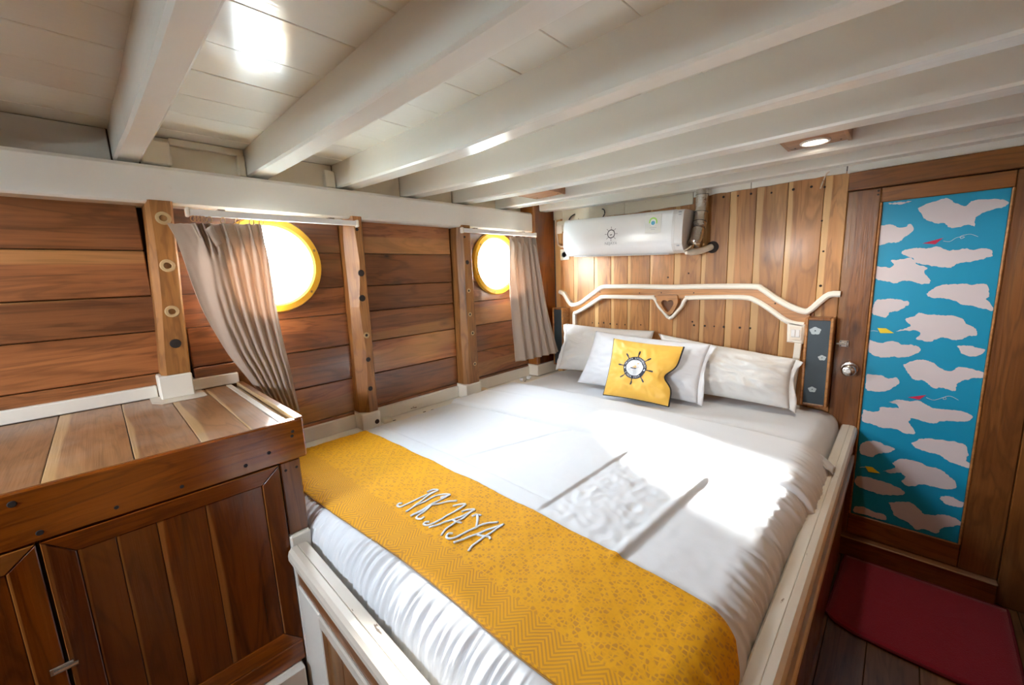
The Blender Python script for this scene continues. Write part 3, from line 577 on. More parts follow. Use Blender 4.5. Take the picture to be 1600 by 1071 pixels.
for y_, ang in ((-1.455, .2), (-0.765, -.15)):   # notch blocks by the post feet
    bm = bmesh.new(); box(bm, -1.93, -1.875, y_, y_ + 0.05, 0.7155, 0.735, 0.003); obj('wedge', bm, M_cream, bl)

# ------------------------------------------------------------------ portholes
for i, (pc, lab) in enumerate(zip(PORTS, ('round porthole with a yellow ring behind the far short curtain', 'round porthole with a yellow ring behind the swept-back near curtain'))):
    c = (-1.99, pc[0], pc[1])
    wi = empty('window_%d' % (i + 1), c, lab, 'porthole', kind='structure')
    bm = bmesh.new(); lathe(bm, [(0.176, -0.016), (0.186, -0.016), (0.186, 0.04), (0.200, 0.04), (0.202, 0.052), (0.196, 0.066), (0.172, 0.068), (0.163, 0.060), (0.161, 0.050)], c, (1, 0, 0), 64, False)
    obj('ring', bm, M_yellow, wi, True, autosmooth=0.6)
    bm = bmesh.new(); lathe(bm, [(0.161, 0.050), (0.164, 0.0), (0.166, -0.016), (0.176, -0.016)], c, (1, 0, 0), 64, False); obj('liner', bm, M_cream2, wi, True, autosmooth=0.6)
    bm = bmesh.new(); lathe(bm, [(0.165, 0.010), (0.165, 0.016)], c, (1, 0, 0), 48); obj('pane', bm, M_glass, wi)
    for k in range(6):
        a = k * PI / 3 + 0.35; q = (-1.9225, pc[0] + 0.184 * math.cos(a), pc[1] + 0.184 * math.sin(a))
        bm = bmesh.new(); lathe(bm, [(0.006, 0), (0.005, 0.002)], q, (1, 0, 0), 10); obj('screw', bm, M_brass, wi)

# ------------------------------------------------------------------ ceiling boards and beams
bm = bmesh.new(); box(bm, -2.05, 0.55, -3.75, 0.05, 2.03, 2.06)
ce = tag(obj('ceiling', bm, M_dark), 'glossy off-white deck boards overhead', 'ceiling', kind='structure')
x = -2.05
wds = [0.17, 0.19, 0.165, 0.18, 0.17, 0.19, 0.175, 0.165, 0.18, 0.17, 0.19, 0.17, 0.18, 0.17, 0.18]
for wd in wds:
    if x > 0.5: break
    bm = bmesh.new(); box(bm, x + 0.0008, x + wd - 0.0008, -3.7, 0.0, CZ + R_.uniform(-0.0005, 0.0012), 2.03, 0.0018); obj('board', bm, M_ceil, ce)
    x += wd
BL = ['first white ceiling beam from the camera, at the left edge over the cabinet', 'second white ceiling beam from the camera, bounding the glossy bright ceiling patch', 'third white ceiling beam from the camera, over the foot of the bed',
      'middle white ceiling beam, fourth from the headboard wall', 'third white ceiling beam from the headboard wall, touching the lit lamp box', 'second white ceiling beam from the headboard wall', 'last white ceiling beam, close against the headboard wall']
for b, lab in zip(BEAMS, BL):
    pts = smooth_path([(p[0], p[1], p[3]) for p in b], 5); far = smooth_path([(p[0], p[2], p[3]) for p in b], 5)
    bm = bmesh.new(); rings = []; c = 0.007
    for i, (p, q) in enumerate(zip(pts, far)):
        j = 0.0025 * nz(p.x * 4, p.y * 9)
        a, d, z = p.y + j, q.y + j, p.z
        rings.append([bm.verts.new(v) for v in ((p.x, a, CZ + .004), (p.x, a, z + c), (p.x, a + c, z), (p.x, d - c, z), (p.x, d, z + c), (p.x, d, CZ + .004))])
    for r0, r1 in zip(rings, rings[1:]):
        for i in range(6): bm.faces.new((r0[i], r0[(i + 1) % 6], r1[(i + 1) % 6], r1[i]))
    bm.faces.new(rings[0]); bm.faces.new(rings[-1]); bmesh.ops.recalc_face_normals(bm, faces=bm.faces)
    tag(obj('ceiling_beam', bm, M_white), lab, 'beam', 'ceiling beams')
# beams behind the camera keep the deck going
for k in range(1, 4):
    y = -2.25 - 0.40 * k
    bm = bmesh.new(); box(bm, -1.99, 0.47, y - 0.035, y + 0.035, 1.87, CZ + .004, 0.006)
    tag(obj('ceiling_beam', bm, M_white), 'white ceiling beam behind the camera, number %s back' % ('one', 'two', 'three')[k - 1], 'beam', 'ceiling beams')

# ------------------------------------------------------------------ back wall
bm = bmesh.new(); box(bm, -2.05, 0.55, 0.03, 0.06, 0.0, 2.05)
wb = tag(obj('wall_back', bm, M_dark), 'headboard wall of upright varnished teak planks', 'wall', kind='structure')
XS = [-1.867, -1.705, -1.532, -1.405, -1.284, -1.135, -0.985, -0.832, -0.697, -0.574, -0.440, -0.300, -0.214]
for a, b in zip(XS, XS[1:]):
    bm = bmesh.new(); box(bm, a + 0.0008, b - 0.0008, R_.uniform(-0.0012, 0.0012), 0.03, 0.10, 1.845, 0.0016); obj('plank', bm, M_back, wb)
for x_, z_ in [(-1.55, 1.10), (-1.50, 1.10), (-1.46, 1.105), (-1.41, 1.1), (-1.36, 1.1), (-1.30, 1.10), (-0.86, 1.12), (-0.80, 1.12), (-0.75, 1.12), (-0.70, 1.12), (-0.62, 1.12), (-0.57, 1.12), (-0.87, 1.14), (-1.19, 1.105),
               (-0.83, 1.815), (-0.73, 1.815), (-0.66, 1.81), (-0.60, 1.81), (-0.51, 1.80), (-0.42, 1.80), (-0.35, 1.80), (-0.30, 1.79), (-0.285, 1.50), (-0.285, 1.34), (-0.30, 1.64), (-0.90, 1.42), (-1.02, 1.40)]:
    bm = bmesh.new(); r_ = R_.uniform(0.004, 0.0065); lathe(bm, [(r_, 0), (r_ * 0.8, 0.0012)], (x_, -0.0015, z_), (0, -1, 0), 10); obj('peg', bm, M_hole, wb)
# white painted board at the top, broken into lengths, rough lower lip by the air conditioner
t3 = empty('trim_3', (-0.7, 0, 1.84), 'white painted board along the top of the headboard wall', 'board', kind='structure')
for a, b, z0, mt in ((-1.867, -1.79, 1.835, M_cream), (-1.788, -1.56, 1.80, M_cream), (-1.558, -1.30, 1.805, M_cream), (-1.298, -0.885, 1.802, M_cream), (-0.883, -0.60, 1.836, M_white), (-0.598, -0.225, 1.836, M_white)):
    bm = bmesh.new()
    n_ = 10; pts = [(a + .001, CZ), ] + [(a + .001 + (b - a - .002) * k / n_, z0 + 0.005 * nz(a * 30 + k, 3.3)) for k in range(n_ + 1)] + [(b - .001, CZ)]
    prism(bm, pts, 1, -0.010, 0.0); obj('board', bm, mt, t3)
bm = bmesh.new(); box(bm, -0.222, 0.5, -0.012, 0.02, 1.832, CZ, 0.002); obj('board', bm, M_white, t3)

# ------------------------------------------------------------------ door in the back wall
d = empty('door_1', (0.08, 0, 0.14), 'varnished teak door with a printed blue sky panel', 'door', kind='structure')
boxo('stile', -0.212, -0.103, -0.012, 0.03, 0.141, 1.752, M_door, d)
boxo('stile', 0.264, 0.372, -0.016, 0.03, 0.141, 1.752, M_door, d)
boxo('top_rail', -0.1025, 0.2635, -0.010, 0.03, 1.692, 1.752, M_doorh, d)
boxo('bottom_rail', -0.1025, 0.2635, -0.010, 0.03, 0.141, 0.246, M_doorh, d)
bm = bmesh.new(); box(bm, -0.1025, -0.0945, -0.014, 0.0, 0.2465, 1.6915, 0.003); obj('bead', bm, M_head, d)
bm = bmesh.new(); box(bm, 0.2555, 0.2635, -0.018, 0.0, 0.2465, 1.6915, 0.003); obj('bead', bm, M_head, d)
bm = bmesh.new(); box(bm, -0.0942, 0.2553, -0.004, 0.03, 0.2465, 1.6915, 0.001); pan = obj('sky_print', bm, M_blue, d)
def jag(pts, amp, sub):
    out = []; n_ = len(pts)
    for i in range(n_):
        a = Vector(pts[i]); b = Vector(pts[(i + 1) % n_]); dd = b - a; nr = Vector((-dd.y, dd.x)); nr = nr.normalized() if nr.length else nr
        for k in range(sub):
            t = k / sub; q = a + dd * t
            q = q + nr * (amp * nz(q.x * 75, q.y * 75, 1.7) + amp * 0.7 * nz(q.x * 160, q.y * 160, 5.1)) * (1 if k else 0.5)
            out.append((min(max(q.x, -0.0938), 0.2549), min(max(q.y, 0.2470), 1.691)))
    return out
def flat_poly(name, pts, y, mat, parent, th=0.0008):
    bm = bmesh.new(); prism(bm, pts, 1, y - th, y); return obj(name, bm, mat, parent)
for i, c in enumerate(CLOUDS): flat_poly('printed_cloud', jag([(q.x, q.y) for q in smooth_path([(p[0], p[1], 0) for p in c + [c[0]]], 3)[:-1]], 0.0040, 3), -0.0042 - 0.00004 * i, M_cloud, pan, 0.0004)
for k, p in PLANES: flat_poly('printed_paper_plane', p, -0.0052, M_red if k == 'red' else M_yel, pan)
for t in TRAILS:
    bm = bmesh.new(); tube(bm, smooth_path([(q[0], -0.0046, q[1]) for q in t], 4), 0.0009, 6); obj('printed_trail', bm, M_cloud, pan)
# knob and hasp
bm = bmesh.new(); lathe(bm, [(0.034, 0), (0.034, 0.004), (0.030, 0.010), (0.014, 0.012), (0.012, 0.03), (0.024, 0.036), (0.028, 0.048), (0.026, 0.060), (0.020, 0.066), (0.010, 0.067)], (-0.150, -0.012, 0.958), (0, -1, 0), 28)
kn = obj('knob', bm, M_steel, d, True, autosmooth=0.7)
bm = bmesh.new(); lathe(bm, [(0.0085, 0), (0.008, 0.003), (0.003, 0.003), (0.003, 0.001)], (-0.150, -0.079, 0.958), (0, -1, 0), 16); obj('keyhole', bm, M_plast2, kn)
bm = bmesh.new(); box(bm, -0.196, -0.160, -0.020, -0.012, 1.058, 1.088, 0.002); la = obj('latch', bm, M_steel, d)
bm = bmesh.new(); tube(bm, [(-0.205, -0.026, 1.073), (-0.168, -0.026, 1.073)], 0.005, 10); obj('bolt', bm, M_steel, la)
for x_, z_ in ((-0.190, 1.083), (-0.166, 1.083), (-0.190, 1.063), (-0.166, 1.063)):
    bm = bmesh.new(); lathe(bm, [(0.0028, 0), (0.002, 0.001)], (x_, -0.020, z_), (0, -1, 0), 8); obj('screw', bm, M_hole, la)
for z_ in (1.725, 1.74):
    bm = bmesh.new(); lathe(bm, [(0.004, 0), (0.003, 0.001)], (-0.112, -0.012, z_), (0, -1, 0), 8); obj('peg', bm, M_hole, d)
t4 = empty('trim_4', (0.13, 0, 1.755), 'dark teak lintel and jambs framing the door', 'door frame', kind='structure')
boxo('lintel', -0.214, 0.46, -0.022, 0.03, 1.755, 1.831, M_doorh, t4)
boxo('jamb', 0.3735, 0.46, -0.024, 0.03, 0.04, 1.754, M_door, t4)
boxo('threshold', -0.19, 0.373, -0.045, 0.03, 0.04, 0.139, M_doorh, t4)
bm = bmesh.new(); box(bm, -0.19, 0.373, -0.049, -0.0125, 0.132, 0.1405, 0.003); obj('lit_edge', bm, M_cabt, t4)  # paler wood strip painted in for the light on the threshold top

# ------------------------------------------------------------------ right wall, rear wall, floor
bm = bmesh.new(); box(bm, 0.475, 0.52, -3.75, 0.05, 0.0, 2.05)
wr = tag(obj('wall_right', bm, M_dark), 'dark teak boarded wall on the right edge', 'wall', kind='structure')
y = 0.0
for k in range(24):
    wd = R_.uniform(0.13, 0.17); y1 = max(y - wd, -3.7)
    bm = bmesh.new(); box(bm, 0.462 + R_.uniform(-.001, .001), 0.476, y1 + 0.001, y - 0.001, FZ, CZ, 0.002); obj('plank', bm, M_door, wr); y = y1
    if y <= -3.69: break
wq = empty('wall_front', (-0.7, -3.7, 0), 'teak wall behind the camera with an added opening for fill light', 'wall', kind='structure')  # opening is added, out of view, to let in sky fill light
boxo('panel', -2.03, -1.31, -3.74, -3.7, 0, 2.03, M_door, wq)
boxo('panel', -0.89, 0.52, -3.74, -3.7, 0, 2.03, M_door, wq)
boxo('panel', -1.3095, -0.8905, -3.74, -3.7, 0, 1.52, M_doorh, wq)
boxo('panel', -1.3095, -0.8905, -3.74, -3.7, 1.76, 2.03, M_doorh, wq)
bm = bmesh.new(); box(bm, -2.05, 0.55, -3.75, 0.05, -0.03, 0.02)
fl = tag(obj('floor', bm, M_dark), 'worn dark teak cabin sole boards', 'floor', kind='structure')
x = -2.0
while x < 0.47:
    wd = R_.uniform(0.115, 0.15); x1 = min(x + wd, 0.475)
    bm = bmesh.new(); box(bm, x + 0.0008, x1 - 0.0008, -3.7, 0.0, 0.018, FZ + R_.uniform(-.0008, .0008), 0.0015); obj('plank', bm, M_floor, fl); x = x1
# ------------------------------------------------------------------ storage cabinet
CF = -1.235
cb = empty('storage_cabinet', (-1.58, -2.45, FZ), 'low varnished teak cabinet with a plank top and framed doors at the left', 'cabinet')
boxo('carcass', -1.985, CF - 0.018, -3.1, -2.062, FZ + 0.01, 1.035, M_dark, cb, 0)
ys = [-3.10, -2.93, -2.74, -2.535, -2.39, -2.265, -2.155, -2.085]
for a, b in zip(ys, ys[1:]):
    bm = bmesh.new(); box(bm, -1.93, CF - 0.006, a + 0.0008, b - 0.0008, 1.036, 1.0555 + R_.uniform(-.0006, .0006), 0.0015); obj('top_board', bm, M_cabt, cb)
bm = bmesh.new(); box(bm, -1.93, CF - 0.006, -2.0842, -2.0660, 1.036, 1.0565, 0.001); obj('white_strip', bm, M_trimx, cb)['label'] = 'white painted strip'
bm = bmesh.new(); box(bm, -1.93, CF - 0.03, -2.0655, -2.0485, 1.036, 1.046, 0.0); obj('slot_track', bm, M_steel, cb)
bm = bmesh.new(); box(bm, -1.93, CF - 0.0055, -2.0480, -2.026, 1.036, 1.062, 0.002); obj('end_lip', bm, M_cabt, cb)
bm = bmesh.new(); box(bm, CF - 0.029, CF - 0.0062, -2.0655, -2.0485, 1.036, 1.0565, 0.001); obj('slot_cap', bm, M_trimx, cb)
# white patch round the post foot
bm = bmesh.new(); prism(bm, [(-1.93, -2.315), (-1.835, -2.315), (-1.795, -2.29), (-1.795, -2.175), (-1.80, -2.165), (-1.93, -2.165)], 2, 1.0562, 1.0585); obj('white_patch', bm, M_trimx, cb)
bm = bmesh.new(); box(bm, CF - 0.017, CF, -3.1, -2.028, 0.9405, 1.0575, 0.004); ap = obj('apron', bm, M_cabh, cb)
for y_, z_, r_ in ((-2.573, 1.035, .007), (-2.548, .96, .006), (-2.434, .963, .0045), (-2.318, .964, .0045), (-2.183, .967, .005), (-2.125, .983, .005), (-2.059, 1.025, .0045), (-2.062, 1.012, .0045)):
    bm = bmesh.new(); lathe(bm, [(r_, 0), (r_ * .8, .001)], (CF + 0.0003, y_, z_), (1, 0, 0), 12); obj('peg', bm, M_hole, ap)
boxo('corner_board', CF - 0.016, CF - 0.003, -2.102, -2.049, 0.716, 0.940, M_door, cb)
for y_ in (-2.089, -2.060):
    bm = bmesh.new(); lathe(bm, [(.004, 0), (.003, .001)], (CF - 0.0028, y_, 0.915), (1, 0, 0), 10); obj('peg', bm, M_hole, cb)
boxo('end_panel', -1.985, CF - 0.018, -2.062, -2.053, 0.72, 1.035, M_cabh, cb)
def framed_door(y0, y1, z0, z1, fw, boards):
    dr = empty('door', (CF, (y0 + y1) / 2, z0)); dr.parent = cb; dr.location = Vector((CF, (y0 + y1) / 2, z0)) - wloc(cb)
    xi, xo = CF - 0.016, CF + 0.001
    def mould(name, pts, mat):
        bm = bmesh.new(); v0 = [bm.verts.new((xi, *p)) for p in pts]
        # outer edge proud, inner edge set back: first two points are outer
        v1 = [bm.verts.new((xo if k < 2 else xo - 0.007, *p)) for k, p in enumerate(pts)]
        fs = [bm.faces.new(v0[::-1]), bm.faces.new(v1)] + [bm.faces.new((v0[i], v0[(i + 1) % 4], v1[(i + 1) % 4], v1[i])) for i in range(4)]
        bmesh.ops.recalc_face_normals(bm, faces=fs); bmesh.ops.bevel(bm, geom=list(fs[1].edges), offset=0.0015, segments=1, affect='EDGES')
        obj(name, bm, mat, dr)
    g_ = 0.0007
    mould('frame_top', [(y0 + g_, z1), (y1 - g_, z1), (y1 - fw, z1 - fw + g_), (y0 + fw, z1 - fw + g_)], M_cabh)
    mould('frame_bottom', [(y0 + g_, z0), (y1 - g_, z0), (y1 - fw, z0 + fw - g_), (y0 + fw, z0 + fw - g_)], M_cabh)
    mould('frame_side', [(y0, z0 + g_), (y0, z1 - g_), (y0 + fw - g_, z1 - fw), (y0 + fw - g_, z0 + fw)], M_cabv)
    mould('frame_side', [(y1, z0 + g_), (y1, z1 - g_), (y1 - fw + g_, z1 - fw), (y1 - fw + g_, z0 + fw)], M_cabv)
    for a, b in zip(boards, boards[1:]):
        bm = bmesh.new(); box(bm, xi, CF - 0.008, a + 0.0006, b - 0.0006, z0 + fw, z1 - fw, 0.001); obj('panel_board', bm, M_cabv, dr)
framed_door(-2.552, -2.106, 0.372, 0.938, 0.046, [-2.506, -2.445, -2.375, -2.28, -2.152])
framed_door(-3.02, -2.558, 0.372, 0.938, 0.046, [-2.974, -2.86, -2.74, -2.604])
la_ = boxo('latch', CF + 0.0015, CF + 0.007, -2.580, -2.545, 0.643, 0.659, M_steel, cb, 0.001)
bm = bmesh.new(); tube(bm, [(CF + 0.011, -2.574, 0.651), (CF + 0.011, -2.538, 0.651)], 0.0045, 8); obj('bolt', bm, M_steel, la_)
boxo('bottom_rail', CF - 0.016, CF + 0.002, -3.1, -2.106, 0.305, 0.371, M_cabh, cb)
boxo('plinth', CF - 0.016, CF + 0.03, -3.1, -2.118, FZ + 0.001, 0.304, M_trim, cb)
boxo('white_corner_board', CF - 0.016, CF + 0.012, -2.1045, -2.0490, FZ + 0.001, 0.7155, M_trim, cb, 0.004)['label'] = 'white painted corner board'

# ------------------------------------------------------------------ bed frame
bf = empty('platform_bed', (-0.66, -1.05, FZ), 'built-in bed frame with a white capped rail over brown boards', 'bed')
def cap_rail(name, along, a0, a1, c, label):
    """rounded white cap with a groove line; c = (inner, outer) edge"""
    i, o_ = c; w_ = o_ - i
    prof = [(i, .640), (i, .676), (i + .08 * w_, .684), (i + .50 * w_, .687), (i + .52 * w_, .6845), (i + .55 * w_, .687), (i + .80 * w_, .685), (i + .94 * w_, .677), (o_, .664), (o_, .650), (i + .9 * w_, .640)]
    bm = bmesh.new()
    if along == 'y': prism(bm, prof, 1, a0, a1)
    else: prism(bm, prof, 0, a0, a1)
    q = obj(name, bm, M_trim if along == 'y' else M_trimx, bf); return q
cap_rail('side_cap_rail', 'y', -2.06, -0.006, (-0.160, -0.100), '')
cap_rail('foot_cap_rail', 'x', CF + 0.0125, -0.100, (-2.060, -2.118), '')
boxo('side_board', -0.150, -0.114, -2.06, -0.006, 0.545, 0.6395, M_bedv, bf)
boxo('side_strip', -0.150, -0.101, -2.06, -0.006, 0.505, 0.5445, M_trim, bf, 0.004)
boxo('foot_board', CF + 0.0125, -0.114, -2.100, -2.0605, 0.560, 0.6395, M_bedw, bf)
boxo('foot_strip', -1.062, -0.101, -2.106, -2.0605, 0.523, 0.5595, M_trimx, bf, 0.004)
boxo('foot_stile', CF + 0.0125, -1.0625, -2.104, -2.0605, FZ + .001, 0.5595, M_trim, bf, 0.003)
x = -1.062
for wd in (0.10, 0.16, 0.18, 0.17, 0.17, 0.17):
    boxo('foot_panel_board', x + .0007, min(x + wd, -0.118) - .0007, -2.092, -2.0605, FZ + .001, 0.5225, M_door, bf, 0.0015); x += wd
    if x > -0.13: break
y = -2.06
while y < -0.02:
    boxo('side_panel_board', -0.150, -0.120, y + .0007, min(y + 0.17, -0.006) - .0007, FZ + .001, 0.5045, M_door, bf, 0.0015); y += 0.17
boxo('slat_deck', -1.79, -0.165, -2.045, -0.006, 0.48, 0.52, M_dark, bf, 0)
bm = bmesh.new(); box(bm, -0.1135, -0.104, -0.17, -0.12, 0.60, 0.635, 0.003); obj('bracket', bm, M_cream, bf)

# ------------------------------------------------------------------ mattress, duvet and runner share one lying surface
BX0, BX1, BY0, BY1 = -1.798, -0.170, -2.030, 0.5
RR = 0.085
def bed_surf(x, y, off=0.0, sag=True):
    """sheet coordinates (x, y) -> world; past the edges the sheet rolls down the sides"""
    ix0, ix1, iy0 = BX0 + RR * 0.55, BX1 - RR, BY0 + RR
    ex = x - ix1 if x > ix1 else (x - ix0 if x < ix0 else 0.0)
    ey = y - iy0 if y < iy0 else 0.0
    cx_, cy_ = min(max(x, ix0), ix1), max(y, iy0)
    e = math.hypot(ex, ey)
    crown = 0.016 * (1 - ((cx_ + 0.98) / 0.82) ** 2) * min(1.0, (cy_ - BY0 + 0.3) / 0.6)
    top = 0.737 + crown
    r = (RR if ex >= 0 else RR * 0.55) + off
    if e < 1e-9: return Vector((cx_, cy_, top + off)), Vector((0, 0, 1)), 0.0, cx_
    dx, dy = ex / e, ey / e
    th = min(e / (r), PI / 2 * 0.98); rest = max(0.0, e - r * PI / 2 * 0.98)
    h = r * math.sin(th); z = top + off - r * (1 - math.cos(th)) * 0.9 - rest
    bul = 0.010 * math.sin(min(1.0, rest / 0.12) * PI)
    p = Vector((cx_ + dx * (h + bul), cy_ + dy * (h + bul), z))
    n_ = Vector((dx * math.sin(th), dy * math.sin(th), math.cos(th)))
    return p, n_, e, (x if abs(ey) > abs(ex) else y)
def bed_sheet(name, x0, x1, y0, y1, nx, ny, off, disp, mat, parent=None, thick=0.0, uv=None, label=None):
    bm = bmesh.new(); grid = []
    uvl = bm.loops.layers.uv.new('UVMap') if uv else None; uvs = {}
    for j in range(ny + 1):
        row = []
        for i in range(nx + 1):
            x, y = x0 + (x1 - x0) * i / nx, y0 + (y1 - y0) * j / ny
            if callable(off): of = off(x, y)
            else: of = off
            p, n_, e, s = bed_surf(x, y, of)
            if disp: p = p + n_ * disp(x, y, e, s)
            v = bm.verts.new(p); row.append(v)
            if uv: uvs[v] = uv(x, y)
        grid.append(row)
    for j in range(ny):
        for i in range(nx):
            f = bm.faces.new((grid[j][i], grid[j][i + 1], grid[j + 1][i + 1], grid[j + 1][i]))
            if uv:
                for l in f.loops: l[uvl].uv = uvs[l.vert]
    o = obj(name, bm, mat, parent, True)
    if thick:
        md = o.modifiers.new('thickness', 'SOLIDIFY'); md.thickness = thick; md.offset = -1
    return o
ms = bed_sheet('mattress', BX0 - 0.12, BX1 + 0.10, BY0 - 0.12, -0.012, 90, 110, 0.0, lambda x, y, e, s: 0.003 * nz(x * 9, y * 9) + 0.002 * nz(x * 30, y * 12, 3), M_sheet, None, 0.02)
# close the mattress into a body
bm = bmesh.new(); bm.from_mesh(ms.data)
bnd = [e for e in bm.edges if len(e.link_faces) == 1]
ext = bmesh.ops.extrude_edge_only(bm, edges=bnd)['geom']
oz = ms.location.z
for v in [g_ for g_ in ext if isinstance(g_, bmesh.types.BMVert)]: v.co.z = 0.5215 - oz
bmesh.ops.holes_fill(bm, edges=[e for e in bm.edges if len(e.link_faces) == 1], sides=0)
for f in bm.faces: f.smooth = True
bm.to_mesh(ms.data); bm.free(); ms.modifiers.clear()
tag(ms, 'white sheeted mattress bared in front of the pillows', 'mattress')

def gathers(x, y, e, s):
    """small tucks that run over the rolled edge at the foot and the right side"""
    foot = y < BY0 + RR
    a = sst(-0.005, 0.06, e) * (1 - 0.35 * sst(0.14, 0.22, e))
    f = 130.0 if foot else 80.0
    ph = s * f + 1.6 * nz(s * 5.0, 2.0) + 6.0 * e * (0.6 if foot else 1.6) + 1.2 * nz(s * 22, e * 9)
    r = 1.0 - abs(nz(ph * 0.55, 0.3 + e * 2.5)) * 2.2
    k = 0.0072 if foot else 0.0060
    k *= 0.45 + 0.9 * max(0.0, 0.5 + nz(s * 3.1, 7.7))
    return a * k * r + 0.002 * sst(0.05, 0.16, e) * nz(s * 14, e * 12)
def dv_disp(x, y, e, s):
    h = gathers(x, y, e, s) if e > 0 else 0.0
    inx = sst(-1.70, -1.60, x)
    # quilted folds lying along the bed
    h += 0.0065 * sst(0.006, -0.006, x - (-0.705 + 0.02 * (y + 1.3))) * sst(-1.62, -1.55, y) * inx * sst(-1.03, -1.10, y)
    w_ = x - (-0.430 + 0.05 * (y + 1.3))
    h += (0.0045 * math.exp(-((w_ + 0.006) / 0.013) ** 2) - 0.006 * sst(0.0, 0.012, w_)) * sst(-1.66, -1.58, y) * sst(-1.05, -1.12, y)
    h += -0.004 * math.exp(-((y + 1.53) / 0.006) ** 2) * sst(-0.70, -0.74, x)
    h += -0.0035 * math.exp(-((x + 1.05 - 0.3 * (y + 1.2)) / 0.005) ** 2) * sst(-1.55, -1.5, y)
    # crumpled middle strip
    cr = sst(-0.72, -0.66, x) * sst(-0.42, -0.48, x) * sst(-1.63, -1.55, y)
    h += cr * (0.0030 * (1 - 2 * abs(nz(x * 21 + y * 13, y * 19 - x * 6))) + 0.002 * nz(x * 44, y * 31)) + 0.003 * nz(x * 7, y * 7, 9.0) + 0.0012 * nz(x * 40, y * 30, 4.0)
    # soft puff under the gathers
    return h
du = bed_sheet('duvet', BX0 - 0.05, BX1 + 0.115, BY0 - 0.115, -0.63, 480, 280, lambda x, y: 0.013 * sst(-0.63, -0.70, y) + 0.001, dv_disp, M_duvet, None, 0.006)
tag(du, 'white cotton duvet gathered over the foot and right edge of the bed', 'duvet')
def td_off(x, y):
    f0 = -1.085 + 0.095 * sst(-1.7, -0.2, x) + 0.012 * nz(x * 3, 1.0)
    return 0.004 + 0.026 * sst(0.0, 0.026, y - f0) * sst(-0.575, -0.60, y)
td = bed_sheet('turned_down_edge', BX0 - 0.02, BX1 + 0.11, -1.10, -0.575, 220, 70,
               lambda x, y: td_off(x, y) - 0.012 * sst(-0.60, -0.575, y),
               lambda x, y, e, s: (gathers(x, y, e, s) if e > 0 else 0) + 0.0025 * nz(x * 6, y * 9, 2.0) + 0.004 * math.exp(-((y + 0.70 - 0.07 * x) / 0.012) ** 2) * sst(-0.9, -1.2, x), M_sheet, du, 0.003)
# the folded-back layer hangs out as a loose tuft over the right rail
for (yy, ln) in ((-0.62, 0.08),):
    bm = bmesh.new(); g2 = []
    for j in range(9):
        row = []
        for i in range(11):
            t, s_ = i / 10, j / 8
            x_ = -0.178 + 0.050 * s_ + 0.006 * nz(t * 6 + yy, s_ * 3); z_ = 0.722 - 0.030 * s_ ** 1.6 + 0.006 * math.sin(t * 9 + yy * 5) * s_ + 0.0045
            row.append(bm.verts.new((x_, yy - ln / 2 + ln * t + 0.015 * nz(s_ * 3, t * 2, yy), z_)))
        g2.append(row)
    for j in range(8):
        for i in range(10): bm.faces.new((g2[j][i], g2[j][i + 1], g2[j + 1][i + 1], g2[j + 1][i]))
    q = obj('loose_hem', bm, M_duvet, du, True); md = q.modifiers.new('t', 'SOLIDIFY'); md.thickness = 0.003

def rn_disp(x, y, e, s):
    h = 0.0
    h += 0.0035 * nz(x * 8, y * 14, 2.2)
    # puckers round the stitched letters
    c = math.exp(-(((x + 0.86) / 0.26) ** 2 + ((y + 1.77) / 0.12) ** 2)); h += 0.004 * c * (nz(x * 22 + y * 22, y * 6 - x * 6, 8.0) + 0.5 * nz(x * 45, y * 40))
    return h
RY0, RY1 = -1.992, -1.606
def rn_y(x, t):
    f = -2.006 + 0.045 * sst(-1.5, -0.6, x) + 0.012 * sst(-0.5, -0.2, x)
    return f + (RY1 - f) * t
bm = bmesh.new(); uvl = bm.loops.layers.uv.new('UVMap'); uvs = {}; grid = []
nx_, ny_ = 260, 64; XA, XB = BX0 - 0.015, BX1 + 0.055
for j in range(ny_ + 1):
    row = []
    for i in range(nx_ + 1):
        x = XA + (XB - XA) * i / nx_; t = j / ny_
        # rounded far corner at the right end
        k = max(0.0, (x - (XB - 0.11)) / 0.11); t2 = t * (1 - 0.30 * k ** 2.2)
        y = rn_y(x, t2)
        p, n_, e, s = bed_surf(x, y, 0.0175); p = p + n_ * (max(rn_disp(x, y, e, s), -0.001) + dv_disp(x, y, e, s))
        v = bm.verts.new(p); row.append(v); uvs[v] = (x - XA, y + 2.006)
    grid.append(row)
for j in range(ny_):
    for i in range(nx_):
        f = bm.faces.new((grid[j][i], grid[j][i + 1], grid[j + 1][i + 1], grid[j + 1][i]))
        for l in f.loops: l[uvl].uv = uvs[l.vert]
rn = obj('bed_runner', bm, M_broc, None, True); md = rn.modifiers.new('t', 'SOLIDIFY'); md.thickness = 0.0025; md.offset = -1
tag(rn, 'golden yellow brocade bed runner with stitched silver lettering', 'bed runner')
bm = bmesh.new()
for st in STROKES:
    pts = []
    for q in smooth_path([(a, b, 0) for a, b in st], 4):
        p, n_, e, s = bed_surf(q.x, q.y, 0.0175); p = p + n_ * (max(rn_disp(q.x, q.y, e, s), -0.001) + dv_disp(q.x, q.y, e, s) + 0.0015); pts.append(p)
    rs = [0.0038 * (1 + 0.18 * nz(k * 0.9, st[0][0] * 9)) for k in range(len(pts))]
    tube(bm, pts, rs, 8, True, 0.55)
q = obj('stitched_lettering', bm, M_silver, rn, True); q['label'] = 'silver stitched letters'; q['kind'] = 'stuff'
